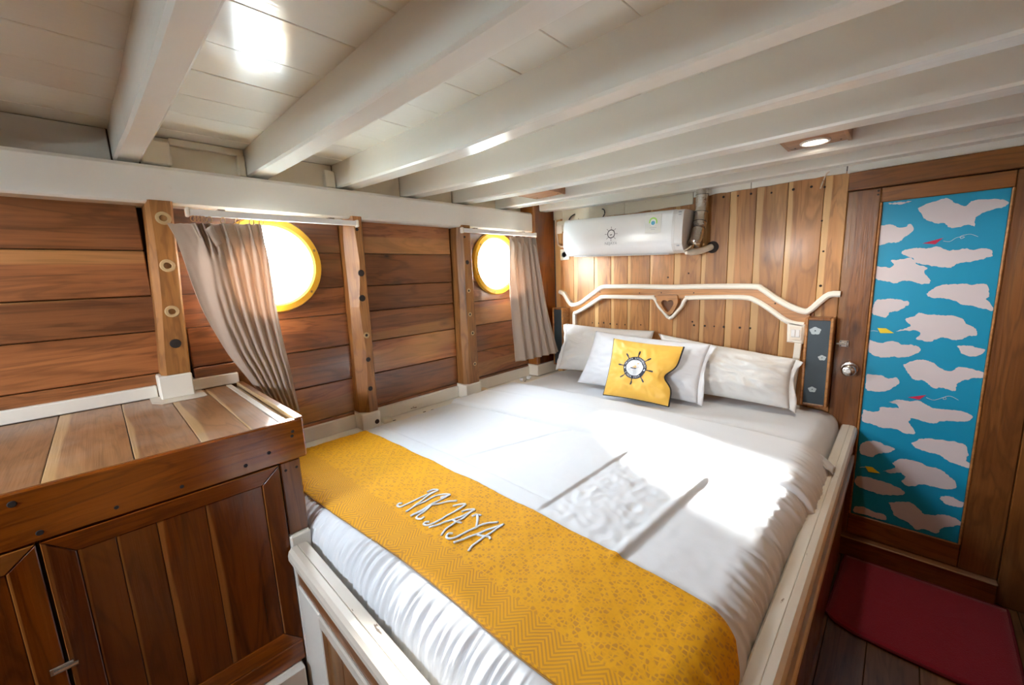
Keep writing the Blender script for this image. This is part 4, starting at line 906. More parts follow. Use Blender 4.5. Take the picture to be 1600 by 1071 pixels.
# dark binding along the front hem
bm = bmesh.new(); pts = []
for i in range(0, 241, 3):
    x = XA + (XB - XA) * i / 240; y = rn_y(x, 0.0); p, n_, e, s = bed_surf(x, y, 0.0175); pts.append(p + n_ * (max(rn_disp(x, y, e, s), -0.001) + dv_disp(x, y, e, s)))
tube(bm, pts, 0.0016, 6); obj('hem', bm, plain('ochre_hem', (0.30, 0.15, 0.02), 0.6), rn, True)

# ------------------------------------------------------------------ pillows
def pillow_fn(P00, P10, P11, P01, th, seed, dent=0.0, ear=0.05, wr=1.0):
    P00, P10, P11, P01 = map(Vector, (P00, P10, P11, P01))
    nrm = ((P10 - P00).cross(P01 - P00)).normalized()
    def f(u, v, side):
        # edges of a filled cover bow inward between the corners
        uu = u - 0.5; vv = v - 0.5
        bow_u = ear * (1 - (2 * vv) ** 2) * 2 * uu; bow_v = ear * (1 - (2 * uu) ** 2) * 2 * vv
        u2, v2 = u - bow_u * 0.5, v - bow_v * 0.5
        if dent: u2 -= dent * sst(0.75, 1.0, u) * math.exp(-((v - 0.47) / 0.13) ** 2)
        base = P00 * (1 - u2) * (1 - v2) + P10 * u2 * (1 - v2) + P11 * u2 * v2 + P01 * (1 - u2) * v2
        a = max(0.0, 1 - abs(2 * uu) ** 2.6); b = max(0.0, 1 - abs(2 * vv) ** 2.6)
        h = th * (a * b) ** 0.62
        h += wr * (0.014 * nz(u * 4 + seed, v * 4, side) + 0.010 * (0.5 - abs(nz(u * 7 + v * 5 + seed, v * 6 - u * 3, side + 3)) * 2) + 0.004 * nz(u * 19 + seed, v * 15, side)) * (a * b) ** 0.35
        e = max(abs(2 * uu), abs(2 * vv))
        h += wr * 0.005 * nz((math.atan2(vv, uu)) * 9, seed, side) * sst(0.45, 0.85, e) * (1 - sst(0.96, 1, e))
        return base + nrm * side * max(h, 0.0)
    return f, nrm
def pillow(name, label, corners, th, mat, seed, back_mat=None, group=None, cat='pillow', n=44, **kw):
    f, nrm = pillow_fn(*corners, th, seed, **kw)
    def half(side):
        bm = bmesh.new(); g2 = [[bm.verts.new(f(i / n, j / n, side)) for i in range(n + 1)] for j in range(n + 1)]
        for j in range(n):
            for i in range(n):
                q = (g2[j][i], g2[j][i + 1], g2[j + 1][i + 1], g2[j + 1][i]); bm.faces.new(q if side > 0 else q[::-1])
        return bm
    if back_mat:
        o = obj(name, half(1), mat, None, True)
        obj('back_cover', half(-1), back_mat, o, True)
    else:
        bm = half(1); b2 = half(-1); me = bpy.data.meshes.new('t'); b2.to_mesh(me); b2.free(); bm.from_mesh(me); bpy.data.meshes.remove(me)
        bmesh.ops.remove_doubles(bm, verts=bm.verts, dist=0.0004); o = obj(name, bm, mat, None, True)
    return tag(o, label, cat, group), f, nrm
# corner order: bottom-left, bottom-right, top-right, top-left (front face toward the camera)
p1, f1, _ = pillow('pillow', 'ivory bed pillow at the back left, leaning on the headboard', ((-1.700, -0.21, 0.790), (-1.06, -0.18, 0.80), (-1.06, -0.085, 1.085), (-1.69, -0.115, 1.10)), 0.075, M_pill, 3.0, group='bed pillows')
p2, f2, _ = pillow('pillow', 'ivory bed pillow at the right end of the bed, bulging toward the door', ((-0.86, -0.24, 0.785), (-0.335, -0.215, 0.775), (-0.335, -0.150, 1.005), (-1.03, -0.095, 1.072)), 0.085, M_pill, 7.7, group='bed pillows', wr=1.3)
p3, f3, _ = pillow('pillow', 'bright white bed pillow right behind the yellow cushion', ((-1.425, -0.375, 0.772), (-0.700, -0.365, 0.772), (-0.680, -0.265, 1.062), (-1.368, -0.245, 1.085)), 0.062, M_pillw, 12.1, group='bed pillows', wr=1.1)
# frilled hem of the white pillow and a gathered end on the right one
for pf, mat, par, edge, nm in ((f3, M_pillw, p3, 'right', 'open_hem'), (f2, M_pill, p2, 'right', 'open_hem'), (f1, M_pill, p1, 'left', 'open_hem')):
    bm = bmesh.new(); g2 = []
    for j in range(31):
        v = j / 30; u = 1.0 if edge == 'right' else 0.0
        a = pf(u, v, 1); inn = pf(0.9 if edge == 'right' else 0.1, v, 1); inn2 = pf(0.9 if edge == 'right' else 0.1, v, -1); dirv = (a - (inn + inn2) / 2).normalized()
        row = []
        for k in range(5):
            t = k / 4; w_ = 0.034
            q = a + dirv * (w_ * t * (0.75 + 0.25 * math.sin(v * 7)) - 0.004) + Vector((0, -1, 0.1)) * (0.012 * t * nz(v * 9, t * 2, pf(0, 0, 1).x)) + Vector((0, 0, -0.010 * t))
            q.z = max(q.z, 0.7605); q.y = min(q.y, -0.045); row.append(bm.verts.new(q))
        g2.append(row)
    for j in range(30):
        for k in range(4): bm.faces.new((g2[j][k], g2[j][k + 1], g2[j + 1][k + 1], g2[j + 1][k]))
    q = obj(nm, bm, mat, par, True); md = q.modifiers.new('t', 'SOLIDIFY'); md.thickness = 0.003
# faint yellow labels woven in the pillow hems
CU = ((-1.155, -0.512, 0.772), (-0.795, -0.487, 0.768), (-0.768, -0.383, 1.060), (-1.150, -0.403, 1.076))
cu, fc, cn = pillow('throw_cushion', 'square yellow cushion printed with a ship wheel emblem', CU, 0.046, M_cush, 21.0, M_black, cat='cushion', dent=0.13, ear=0.045, wr=0.8)
cu.children[0]['label'] = 'black back cover'
bm = bmesh.new(); tube(bm, [fc(1, j / 30, 1) for j in range(31)], 0.004, 8); tube(bm, [fc(j / 30, 0, 1) for j in range(31)], 0.0028, 8); tube(bm, [fc(0, j / 30, 1) for j in range(31)], 0.0016, 8)
obj('piping', bm, M_black, cu, True)
W_ = (Vector(CU[1]) - Vector(CU[0])).length; H_ = (Vector(CU[3]) - Vector(CU[0])).length
EC = (0.455, 0.535)
def on_c(a, b, lift):
    """metres from the emblem centre -> cushion front"""
    u, v = EC[0] + a / W_, EC[1] + b / H_
    return fc(u, v, 1) + cn * lift
def ring_mesh(r0, r1, lift, n=72, m_=4):
    bm = bmesh.new(); rows = [[bm.verts.new(on_c((r0 + (r1 - r0) * k / m_) * math.cos(2 * PI * i / n), (r0 + (r1 - r0) * k / m_) * math.sin(2 * PI * i / n), lift)) for i in range(n)] for k in range(m_ + 1)]
    for a, b in zip(rows, rows[1:]):
        for i in range(n):
            if r0 > 0 or a is not rows[0]: bm.faces.new((a[i], b[i], b[(i + 1) % n], a[(i + 1) % n]))
            else: bm.faces.new((a[0], b[i], b[(i + 1) % n])) if i else None
    return bm
em = obj('emblem', ring_mesh(0.0445, 0.063, 0.0016), M_navy, cu)
obj('emblem_disc', ring_mesh(0.002, 0.0450, 0.0013), M_emb, em)
for k in range(8):
    a = k * PI / 4 + math.radians(86); bm = bmesh.new()
    prof = [(0.062, .0028), (0.075, .0024), (0.078, .0036), (0.084, .0045), (0.092, .0042), (0.097, .0036)]
    g2 = [[bm.verts.new(on_c(r * math.cos(a) - s * w_ * math.sin(a), r * math.sin(a) + s * w_ * math.cos(a), 0.0016)) for s in (-1, 0, 1)] for r, w_ in prof]
    for a_, b_ in zip(g2, g2[1:]):
        for i in range(2): bm.faces.new((a_[i], a_[i + 1], b_[i + 1], b_[i]))
    obj('wheel_spoke', bm, M_navy, em)
def curved_text(bm, s, size, r, a_mid, step, flip=False):
    n_ = len(s)
    for i, ch in enumerate(s):
        if ch == ' ': continue
        a = math.radians(a_mid + (step * (i - (n_ - 1) / 2)) * (1 if flip else -1))
        vs_, fs = text_mesh(ch, size); rot = a - PI / 2 + (PI if flip else 0)
        mp = []
        for (x_, y_, _) in vs_:
            px = r * math.cos(a) + x_ * math.cos(rot) - y_ * math.sin(rot); py = r * math.sin(a) + x_ * math.sin(rot) + y_ * math.cos(rot)
            mp.append(bm.verts.new(on_c(px, py, 0.0024)))
        for f in fs:
            try: bm.faces.new([mp[i_] for i_ in f])
            except ValueError: pass
bm = bmesh.new(); curved_text(bm, 'NEJAYA LIVEABOARD', 0.0135, 0.0535, 88, 9.4); curved_text(bm, 'SINCE 2019', 0.0135, 0.0535, 262, 10.0, True)
q = obj('emblem_lettering', bm, M_emb, em); q['kind'] = 'stuff'
def patch(name, pts, lift, mat, par):
    bm = bmesh.new(); c = bm.verts.new(on_c(sum(p[0] for p in pts) / len(pts), sum(p[1] for p in pts) / len(pts), lift)); vs_ = [bm.verts.new(on_c(p[0], p[1], lift)) for p in pts]
    for i in range(len(vs_)): bm.faces.new((c, vs_[i], vs_[(i + 1) % len(vs_)]))
    return obj(name, bm, mat, par)
for sgn in (-1, 1):
    for tpl in ([(0, .006), (.0018, .004), (.0012, -.004), (.005, -.001), (.004, -.006), (0, -.008), (-.004, -.006), (-.005, -.001), (-.0012, -.004), (-.0018, .004)],):
        patch('anchor_mark', [(sgn * 0.0535 + a, -0.004 + b) for a, b in tpl], 0.0024, M_emb, em)
patch('boat_hull', [(-.020, -.004), (-.017, -.0005), (-.008, -.0025), (.004, -.002), (.022, .006), (.012, -.0035), (.008, -.007), (-.018, -.0065)], 0.0026, M_navy, em)
patch('boat_sail', [(-.004, 0), (.001, .018), (.003, 0)], 0.0026, M_gold, em); patch('boat_sail', [(.004, 0), (.004, .014), (.012, .002)], 0.0026, M_gold, em); patch('boat_sail', [(-.011, 0), (-.004, .011), (-.005, 0)], 0.0026, M_gold, em)
for yy, xa, xb in ((-.011, -.028, .024), (-.016, -.034, .012), (-.021, -.026, .026), (-.027, -.022, .018), (-.033, -.016, .012)):
    patch('wave_line', [(xa, yy), (xa, yy + .0011), (0, yy + .0016), (xb, yy + .0011), (xb, yy), (0, yy + .0005)], 0.0025, M_grayink, em)
# ------------------------------------------------------------------ headboard fretwork
hb = empty('headboard', (-1.02, -0.02, 0.75), 'carved headboard of cream mouldings with a wooden band and a cut-out heart', 'headboard')
HT = [tuple(p) for p in HB_TOP]; HL = [tuple(p) for p in HB_LOW]
def dens(p, s=4): return [(q.x, q.y) for q in smooth_path([(a, b, 0) for a, b in p], s)]
bm = bmesh.new(); strip(bm, dens(HT, 3), 0.0135, -0.034, -0.002, 0.006); obj('top_moulding', bm, M_cream2, hb)
low_a = HL[1:8] ; low_c = HL[11:]
# wooden band between the two mouldings
bt = dens([p for p in HT[3:18]], 3)
ln = [HL[1]] + HL[2:7] + [(-1.02, 1.272)] + HL[12:]
bb = dens(ln, 3)
bm = bmesh.new(); N = 60
def samp(path, x):
    for a, b in zip(path, path[1:]):
        if a[0] <= x <= b[0] and b[0] > a[0]: return a[1] + (b[1] - a[1]) * (x - a[0]) / (b[0] - a[0])
    return path[0][1] if x < path[0][0] else path[-1][1]
xa, xb = bt[0][0], bt[-1][0]
fr = []; bk = []
for i in range(N + 1):
    x = xa + (xb - xa) * i / N; zt_, zb_ = samp(bt, x), samp(bb, x)
    fr.append((bm.verts.new((x, -0.022, zt_)), bm.verts.new((x, -0.022, zb_)))); bk.append((bm.verts.new((x, -0.003, zt_)), bm.verts.new((x, -0.003, zb_))))
for i in range(N):
    bm.faces.new((fr[i][0], fr[i][1], fr[i + 1][1], fr[i + 1][0])); bm.faces.new((fr[i][0], fr[i + 1][0], bk[i + 1][0], bk[i][0])); bm.faces.new((fr[i][1], bk[i][1], bk[i + 1][1], fr[i + 1][1]))
bmesh.ops.recalc_face_normals(bm, faces=bm.faces)
obj('band', bm, M_head, hb)
for seg in (HL[1:8], HL[11:]):
    bm = bmesh.new(); strip(bm, dens(seg, 3), 0.0125, -0.034, -0.002, 0.006); obj('lower_moulding', bm, M_cream2, hb)
bm = bmesh.new(); strip(bm, dens([tuple(p) for p in HB_VEE], 3), 0.009, -0.036, -0.002, 0.005); obj('heart_moulding', bm, M_cream2, hb)
# heart plate with a heart cut right through
plate = dens([tuple(p) for p in HB_PLATE] + [tuple(HB_PLATE[0])], 3)[:-1]; heart = dens([tuple(p) for p in HB_HEART] + [tuple(HB_HEART[0])], 3)[:-1]
hc = Vector((sum(p[0] for p in heart) / len(heart), sum(p[1] for p in heart) / len(heart)))
def polar(poly, a):
    best = None; d_ = Vector((math.cos(a), math.sin(a)))
    for i in range(len(poly)):
        p, q = Vector(poly[i]) - hc, Vector(poly[(i + 1) % len(poly)]) - hc; e = q - p
        den = d_.x * e.y - d_.y * e.x
        if abs(den) < 1e-12: continue
        t = (p.x * e.y - p.y * e.x) / den; s = (p.x * d_.y - p.y * d_.x) / den
        if t > 0 and -1e-6 <= s <= 1 + 1e-6 and (best is None or t > best): best = t
    return hc + d_ * (best or 0.01)
bm = bmesh.new(); N = 64; rows = []
for i in range(N):
    a = 2 * PI * i / N; o_ = polar(plate, a); h_ = polar(heart, a)
    rows.append([bm.verts.new((h_.x, -0.003, h_.y)), bm.verts.new((h_.x, -0.036, h_.y)), bm.verts.new((o_.x, -0.036, o_.y)), bm.verts.new((o_.x, -0.003, o_.y))])
for i in range(N):
    a, b = rows[i], rows[(i + 1) % N]
    for k in range(3): bm.faces.new((a[k], a[k + 1], b[k + 1], b[k]))
bmesh.ops.recalc_face_normals(bm, faces=bm.faces); hp = obj('heart_plate', bm, M_head, hb)
bm = bmesh.new(); prism(bm, [tuple(hc + (Vector(p) - hc) * 1.05) for p in heart], 1, -0.0028, -0.0016); obj('heart_shade', bm, M_door, hp)  # dark wood backing puts the shade inside the heart into the colour
bm = bmesh.new(); box(bm, HL[1][0] - 0.014, HL[1][0] + 0.014, -0.030, -0.002, 0.762, HL[1][1], 0.004); obj('side_post', bm, M_cream2, hb)
bm = bmesh.new(); prism(bm, [(-0.377, 0.762), (-0.350, 0.762), (-0.336, 1.075), (-0.366, 1.075)], 1, -0.030, -0.002, 0.003); obj('side_post', bm, M_cream2, hb)
bm = bmesh.new(); prism(bm, [(-0.398, 1.064), (-0.332, 1.060), (-0.326, 1.155), (-0.402, 1.168)], 1, -0.034, -0.002, 0.006); obj('switch_block', bm, M_cream2, hb)
for p in ((-1.60, 1.268), (-1.475, 1.314), (-1.19, 1.309), (-0.86, 1.309), (-0.46, 1.255), (-1.05, 1.31)):
    bm = bmesh.new(); lathe(bm, [(.004, 0), (.003, .001)], (p[0], -0.0222, p[1]), (0, -1, 0), 10); obj('peg', bm, M_hole, hb)
sw = empty('light_switch', (-0.362, -0.035, 1.115), 'white double light switch on the headboard beside the flowered panel', 'switch')
boxo('plate', -0.388, -0.338, -0.040, -0.0345, 1.078, 1.145, M_cream_pl, sw, 0.003, 2)
for a in (-0.381, -0.3625): boxo('rocker', a, a + 0.017, -0.044, -0.0402, 1.093, 1.130, M_plast, sw, 0.002)

# ------------------------------------------------------------------ boxes with dark slate faces on both ends of the headboard
def slate_box(x0, x1, z0, z1, label, yb=-0.003, yf=-0.092):
    o = empty('bedside_panel', ((x0 + x1) / 2, yf / 2, z0), label, 'wall panel')
    t = 0.012
    boxo('side', x0, x0 + t, yf, yb, z0, z1, M_head, o); boxo('side', x1 - t, x1, yf, yb, z0, z1, M_head, o)
    boxo('top', x0 + t, x1 - t, yf, yb, z1 - t, z1, M_door, o); boxo('bottom', x0 + t, x1 - t, yf, yb, z0, z0 + t, M_door, o)
    boxo('slate_face', x0 + t, x1 - t, yf + 0.006, yb, z0 + t, z1 - t, M_slate, o, 0.0)
    return o
sb = slate_box(-0.320, -0.214, 0.772, 1.196, 'slate-faced wooden box with three pale flowers beside the door')
slate_box(-1.835, -1.742, 0.785, 1.205, 'slate-faced wooden box half hidden by the far curtain')
def flower(cx_, cz_, r, k5, par, y):
    bm = bmesh.new()
    for k in range(k5):
        a = 2 * PI * k / k5 + 0.4; px, pz = cx_ + 0.52 * r * math.cos(a), cz_ + 0.52 * r * math.sin(a) * 0.8
        pts = [(px + 0.46 * r * math.cos(t) * (1 + 0.14 * math.sin(5 * t)), pz + 0.40 * r * math.sin(t)) for t in [2 * PI * i / 14 for i in range(14)]]
        prism(bm, pts, 1, y - 0.0006 - 0.0001 * k, y)
    q = obj('painted_flower', bm, M_flow, par); q['kind'] = 'stuff'
    bm = bmesh.new(); lathe(bm, [(r * 0.16, 0), (r * 0.1, 0.0006)], (cx_, y - 0.0008, cz_), (0, -1, 0), 8); obj('flower_centre', bm, M_slate, par)
flower(-0.2805, 1.135, 0.023, 5, sb, -0.0862); flower(-0.2470, 1.010, 0.016, 5, sb, -0.0862); flower(-0.2740, 0.853, 0.017, 5, sb, -0.0862)

# ------------------------------------------------------------------ air conditioner
TILT = math.radians(2.3); AC0 = Vector((-1.245, 0, 1.66))
def tilt(bm):
    for v in bm.verts:
        x, z = v.co.x - AC0.x, v.co.z - AC0.z
        v.co.x = AC0.x + x * math.cos(TILT) + z * math.sin(TILT); v.co.z = AC0.z - x * math.sin(TILT) + z * math.cos(TILT)
    return bm
ac = empty('air_conditioner', (-1.245, -0.1, 1.54), 'white wall air conditioner with a ship wheel sticker', 'air conditioner')
zt, zb = 1.660 + 0.116, 1.660 - 0.116
def ac_prof(ins=0.0):
    pts = [(-0.004, zb + 0.03), (-0.05, zb + 0.006), (-0.120, zb), (-0.150, zb + 0.004), (-0.178, zb + 0.016), (-0.195, zb + 0.036)]
    pts += [(-0.205 - 0.006 * math.sin(PI * k / 6), zb + 0.05 + (zt - zb - 0.075) * k / 6) for k in range(7)]
    pts += [(-0.200, zt - 0.012), (-0.188, zt - 0.003), (-0.17, zt), (-0.004, zt)]
    c = Vector((-0.1, 1.66)); return [tuple(c + (Vector(p) - c) * (1 - ins)) for p in pts]
def ac_body(x0, x1, ins0, ins1, nx=2):
    bm = bmesh.new(); rings = []
    for k in range(nx + 1):
        t = k / nx; pr = ac_prof(ins0 + (ins1 - ins0) * t); x = x0 + (x1 - x0) * t
        rings.append([bm.verts.new((x, p[0], p[1])) for p in pr])
    n_ = len(rings[0])
    for a, b in zip(rings, rings[1:]):
        for i in range(n_): bm.faces.new((a[i], a[(i + 1) % n_], b[(i + 1) % n_], b[i]))
    bm.faces.new(rings[0]); bm.faces.new(rings[-1][::-1]); bmesh.ops.recalc_face_normals(bm, faces=bm.faces); return tilt(bm)
o = obj('body', ac_body(-1.632, -0.917, 0, 0), M_plast, ac, True, autosmooth=0.6)
obj('end_cap', ac_body(-1.640, -1.6325, 0.06, 0.0), M_plast, ac, True, autosmooth=0.6)
e2 = obj('end_cap', ac_body(-0.9165, -0.905, 0.0, 0.02), M_plast2, ac)
e3 = obj('end_panel', ac_body(-0.9045, -0.862, 0.02, 0.03), M_plast2, ac)
def acbox(name, x0, x1, y0, y1, z0, z1, mat, par=ac, bev=0.001):
    bm = bmesh.new(); box(bm, x0, x1, y0, y1, z0, z1, bev); return obj(name, tilt(bm), mat, par)
bm = bmesh.new(); box(bm, -1.60, -0.935, -0.2015, -0.19, 1.603, 1.6050, 0.0); obj('flap_seam', tilt(bm), M_grayink, ac)
bm = bmesh.new(); box(bm, -1.59, -0.95, -0.150, -0.08, zb - 0.003, zb + 0.001, 0.001); obj('louver', tilt(bm), M_plast2, ac)
# marks on the right end panel
for z_, h_ in ((1.755, .006), (1.742, .004), (1.733, .004), (1.723, .004), (1.712, .005), (1.690, .010), (1.672, .014), (1.645, .012), (1.628, .010), (1.610, .012), (1.582, .006)):
    w_ = R_.uniform(0.006, 0.016); acbox('printed_mark', -0.888, -0.888 + w_, -0.2035, -0.199, z_, z_ + h_, M_ink if h_ > .008 else M_grayink, e3, 0)
yF = -0.2118
def disc(name, cx_, cz_, r0, r1, y, mat, par, a0=0, a1=2 * PI, n=36):
    bm = bmesh.new(); N_ = n; A_ = [[bm.verts.new((cx_ + r * math.cos(a0 + (a1 - a0) * i / N_), y, cz_ + r * math.sin(a0 + (a1 - a0) * i / N_))) for i in range(N_ + 1)] for r in (r0, r1)]
    for i in range(N_): bm.faces.new((A_[0][i], A_[1][i], A_[1][i + 1], A_[0][i + 1]))
    return obj(name, tilt(bm), mat, par)
lg = disc('logo_ring', -1.280, 1.668, 0.0205, 0.0255, yF, M_navy, ac)
for k in range(8):
    a = k * PI / 4 + PI / 2; bm = bmesh.new(); tube(bm, [(-1.280 + r * math.cos(a), yF, 1.668 + r * math.sin(a)) for r in (0.025, 0.034, 0.041)], [.0009, .0009, .0015], 6); obj('logo_spoke', tilt(bm), M_navy, lg)
bm = bmesh.new(); prism(bm, [(-1.289, 1.664), (-1.272, 1.667), (-1.276, 1.661), (-1.287, 1.660)], 1, yF - .0004, yF); obj('logo_boat', tilt(bm), M_navy, lg)
vs_, fs = text_mesh('NEJAYA', 0.024); bm = bmesh.new(); mp = [bm.verts.new((-1.280 + a, yF - 0.0002, 1.613 + b)) for a, b, c in vs_]
for f in fs: bm.faces.new([mp[i] for i in f])
q = obj('logo_lettering', tilt(bm), M_grayink, lg); q['kind'] = 'stuff'
st_ = acbox('energy_label', -1.068, -0.976, yF + 0.0006, yF + 0.004, 1.658, 1.758, M_label)
disc('label_arc', -1.022, 1.717, 0.016, 0.024, yF + 0.0002, M_green, st_, -0.5, PI + 0.3); disc('label_disc', -1.022, 1.711, 0.0, 0.011, yF + 0.0001, M_cyan, st_); disc('label_arc', -1.022, 1.712, 0.0135, 0.0165, yF + 0.0001, M_emb, st_)
vs_, fs = text_mesh('S', 0.016); bm = bmesh.new(); mp = [bm.verts.new((-1.022 + a, yF - 0.0002, 1.711 + b)) for a, b, c in vs_]
bm.free()
for z_, w_ in ((1.685, .02), (1.676, .012)): bm = bmesh.new(); box(bm, -1.022 - w_, -1.022 + w_, yF + .0001, yF + .0004, z_, z_ + .002); obj('label_line', tilt(bm), M_grayink, st_)

# foil duct, drain pipe
bm = bmesh.new(); path = smooth_path([(-0.818, -0.055, 1.90), (-0.820, -0.055, 1.80), (-0.822, -0.065, 1.72), (-0.824, -0.085, 1.65), (-0.827, -0.110, 1.60), (-0.829, -0.130, 1.575)], 6)
rs = [0.031 + 0.003 * nz(k * 0.9, 1.0) + (0.002 if k % 5 == 0 else 0) for k in range(len(path))]
tube(bm, path, rs, 20); du_ = obj('foil_duct', bm, M_foil, None, True)
tag(du_, 'crinkled silver foil pipe sleeve right of the air conditioner', 'duct')
for k in (4, 10, 14, 17):
    bm = bmesh.new(); p = path[k]; t = (path[k + 1] - path[k - 1]).normalized(); u_ = t.orthogonal().normalized(); v_ = t.cross(u_)
    tube(bm, [p + (rs[k] + 0.0015) * (math.cos(a) * u_ + math.sin(a) * v_) for a in [2 * PI * i / 24 for i in range(25)]], 0.0011, 5); obj('tape_band', bm, M_wire, du_)
bm = bmesh.new(); tube(bm, smooth_path([(-0.855, -0.165, 1.530), (-0.845, -0.13, 1.533), (-0.825, -0.085, 1.536), (-0.80, -0.04, 1.548), (-0.782, 0.0, 1.56)], 5), [0.009, 0.010, 0.011, 0.012, 0.013, 0.015] + [0.017] * 15, 14)
pp_ = tag(obj('drain_pipe', bm, M_pipe, None, True), 'cream wrapped drain pipe running into a hole beside the foil duct', 'pipe')
bm = bmesh.new(); tube(bm, smooth_path([(-0.856, -0.19, 1.540), (-0.845, -0.165, 1.552), (-0.835, -0.145, 1.566)], 4), 0.004, 8); obj('thin_line', bm, M_wirew, pp_, True)
bm = bmesh.new(); lathe(bm, [(0.032, 0), (0.030, 0.0018)], (-0.775, -0.0012, 1.558), (0, -1, 0), 24); tag(obj('pipe_hole', bm, M_hole), 'dark round hole in the planks taking the drain pipe', 'hole')

# socket, junction box, cables
so = empty('wall_socket', (-1.772, -0.01, 1.575), 'cream wall socket tucked under the left end of the air conditioner', 'socket')
boxo('plate', -1.812, -1.730, -0.014, -0.002, 1.545, 1.622, M_cream_pl, so, 0.006, 2)
bm = bmesh.new(); lathe(bm, [(0.024, 0), (0.024, 0.003), (0.020, 0.003), (0.019, -0.001)], (-1.775, -0.014, 1.584), (0, -1, 0), 24); obj('outlet_ring', bm, M_plast2, so)
for a in (-0.009, 0.009):
    bm = bmesh.new(); lathe(bm, [(.003, 0), (.0028, .0008)], (-1.775 + a, -0.0142, 1.584), (0, -1, 0), 8); obj('outlet_hole', bm, M_hole, so)
jb = empty('junction_box', (-1.74, -0.03, 1.745), 'small cream junction box at the upper left corner of the air conditioner', 'junction box')
bm = bmesh.new(); box(bm, -1.808, -1.70, -0.055, -0.011, 1.745, 1.815, 0.012, 2); obj('cover', bm, M_cream_pl, jb)
bm = bmesh.new(); box(bm, -1.800, -1.755, -0.062, -0.0555, 1.728, 1.785, 0.003, 2); obj('gland', bm, M_cream_pl, jb)
bm = bmesh.new(); tube(bm, smooth_path([(-1.842, -0.02, 1.84), (-1.840, -0.016, 1.76), (-1.832, -0.014, 1.69), (-1.822, -0.016, 1.655), (-1.79, -0.020, 1.640), (-1.74, -0.03, 1.645), (-1.66, -0.05, 1.65)], 5), 0.0055, 8)
tag(obj('power_cable', bm, M_wirew, None, True), 'cream cable dropping down the corner post and into the air conditioner', 'cable')
bm = bmesh.new(); tube(bm, smooth_path([(-1.72, -0.03, 1.81), (-1.70, -0.03, 1.835), (-1.67, -0.025, 1.85)], 5), 0.004, 8)
tag(obj('cable_loop', bm, M_wire, None, True), 'short black cable bent out of the junction box', 'cable')
bm = bmesh.new(); tube(bm, smooth_path([(-1.46, -0.016, 1.855), (-1.445, -0.018, 1.848), (-1.440, -0.018, 1.825), (-1.455, -0.018, 1.802), (-1.475, -0.017, 1.80)], 5), 0.0035, 8)
tag(obj('cable_loop', bm, M_wire, None, True), 'black cable loop on the white board above the air conditioner', 'cable')
bm = bmesh.new(); tube(bm, smooth_path([(-0.285, -0.013, 1.852), (-0.295, -0.013, 1.845), (-0.305, -0.010, 1.82), (-0.312, -0.008, 1.795), (-0.315, -0.006, 1.785)], 5), 0.003, 8)
tag(obj('cable_end', bm, M_wirew, None, True), 'short white cable end hanging beside the door lintel', 'cable')
bm = bmesh.new(); tube(bm, smooth_path([(-1.965, -2.66, 1.905), (-1.96, -2.63, 1.90), (-1.955, -2.615, 1.885), (-1.95, -2.61, 1.872)], 5), 0.002, 6)
tag(obj('loose_wire', bm, M_wire, None, True), 'thin dark wire in the gap above the cap beam at the left edge', 'wire')

# ------------------------------------------------------------------ curtain rails and curtains
def rail(y0, y1, z, x, label, hooks):
    o = empty('curtain_rail', (x, (y0 + y1) / 2, z), label, 'curtain rail')
    boxo('track', x - 0.010, x + 0.010, y0, y1, z - 0.011, z + 0.011, M_rail, o, 0.002)
    for y_ in (y0 - 0.004, y1 + 0.004): boxo('end_cap', x - 0.013, x + 0.013, y_ - 0.006, y_ + 0.006, z - 0.016, z + 0.015, M_cream_pl, o, 0.003)
    for t in (0.16, 0.82):
        y_ = y0 + (y1 - y0) * t; boxo('bracket', x - 0.045, x + 0.004, y_ - 0.012, y_ + 0.012, z + 0.0115, z + 0.018, M_steel, o, 0.001)
    return o
rail(-2.128, -1.520, 1.711, -1.832, 'white curtain rail over the near porthole with a row of rings', None)
rail(-0.890, -0.262, 1.715, -1.835, 'white curtain rail over the far porthole', None)
def interp(path, t):
    n_ = len(path) - 1; k = min(int(t * n_), n_ - 1); f_ = t * n_ - k
    a, b = path[k], path[k + 1]; return (a[0] + (b[0] - a[0]) * f_, a[1] + (b[1] - a[1]) * f_)
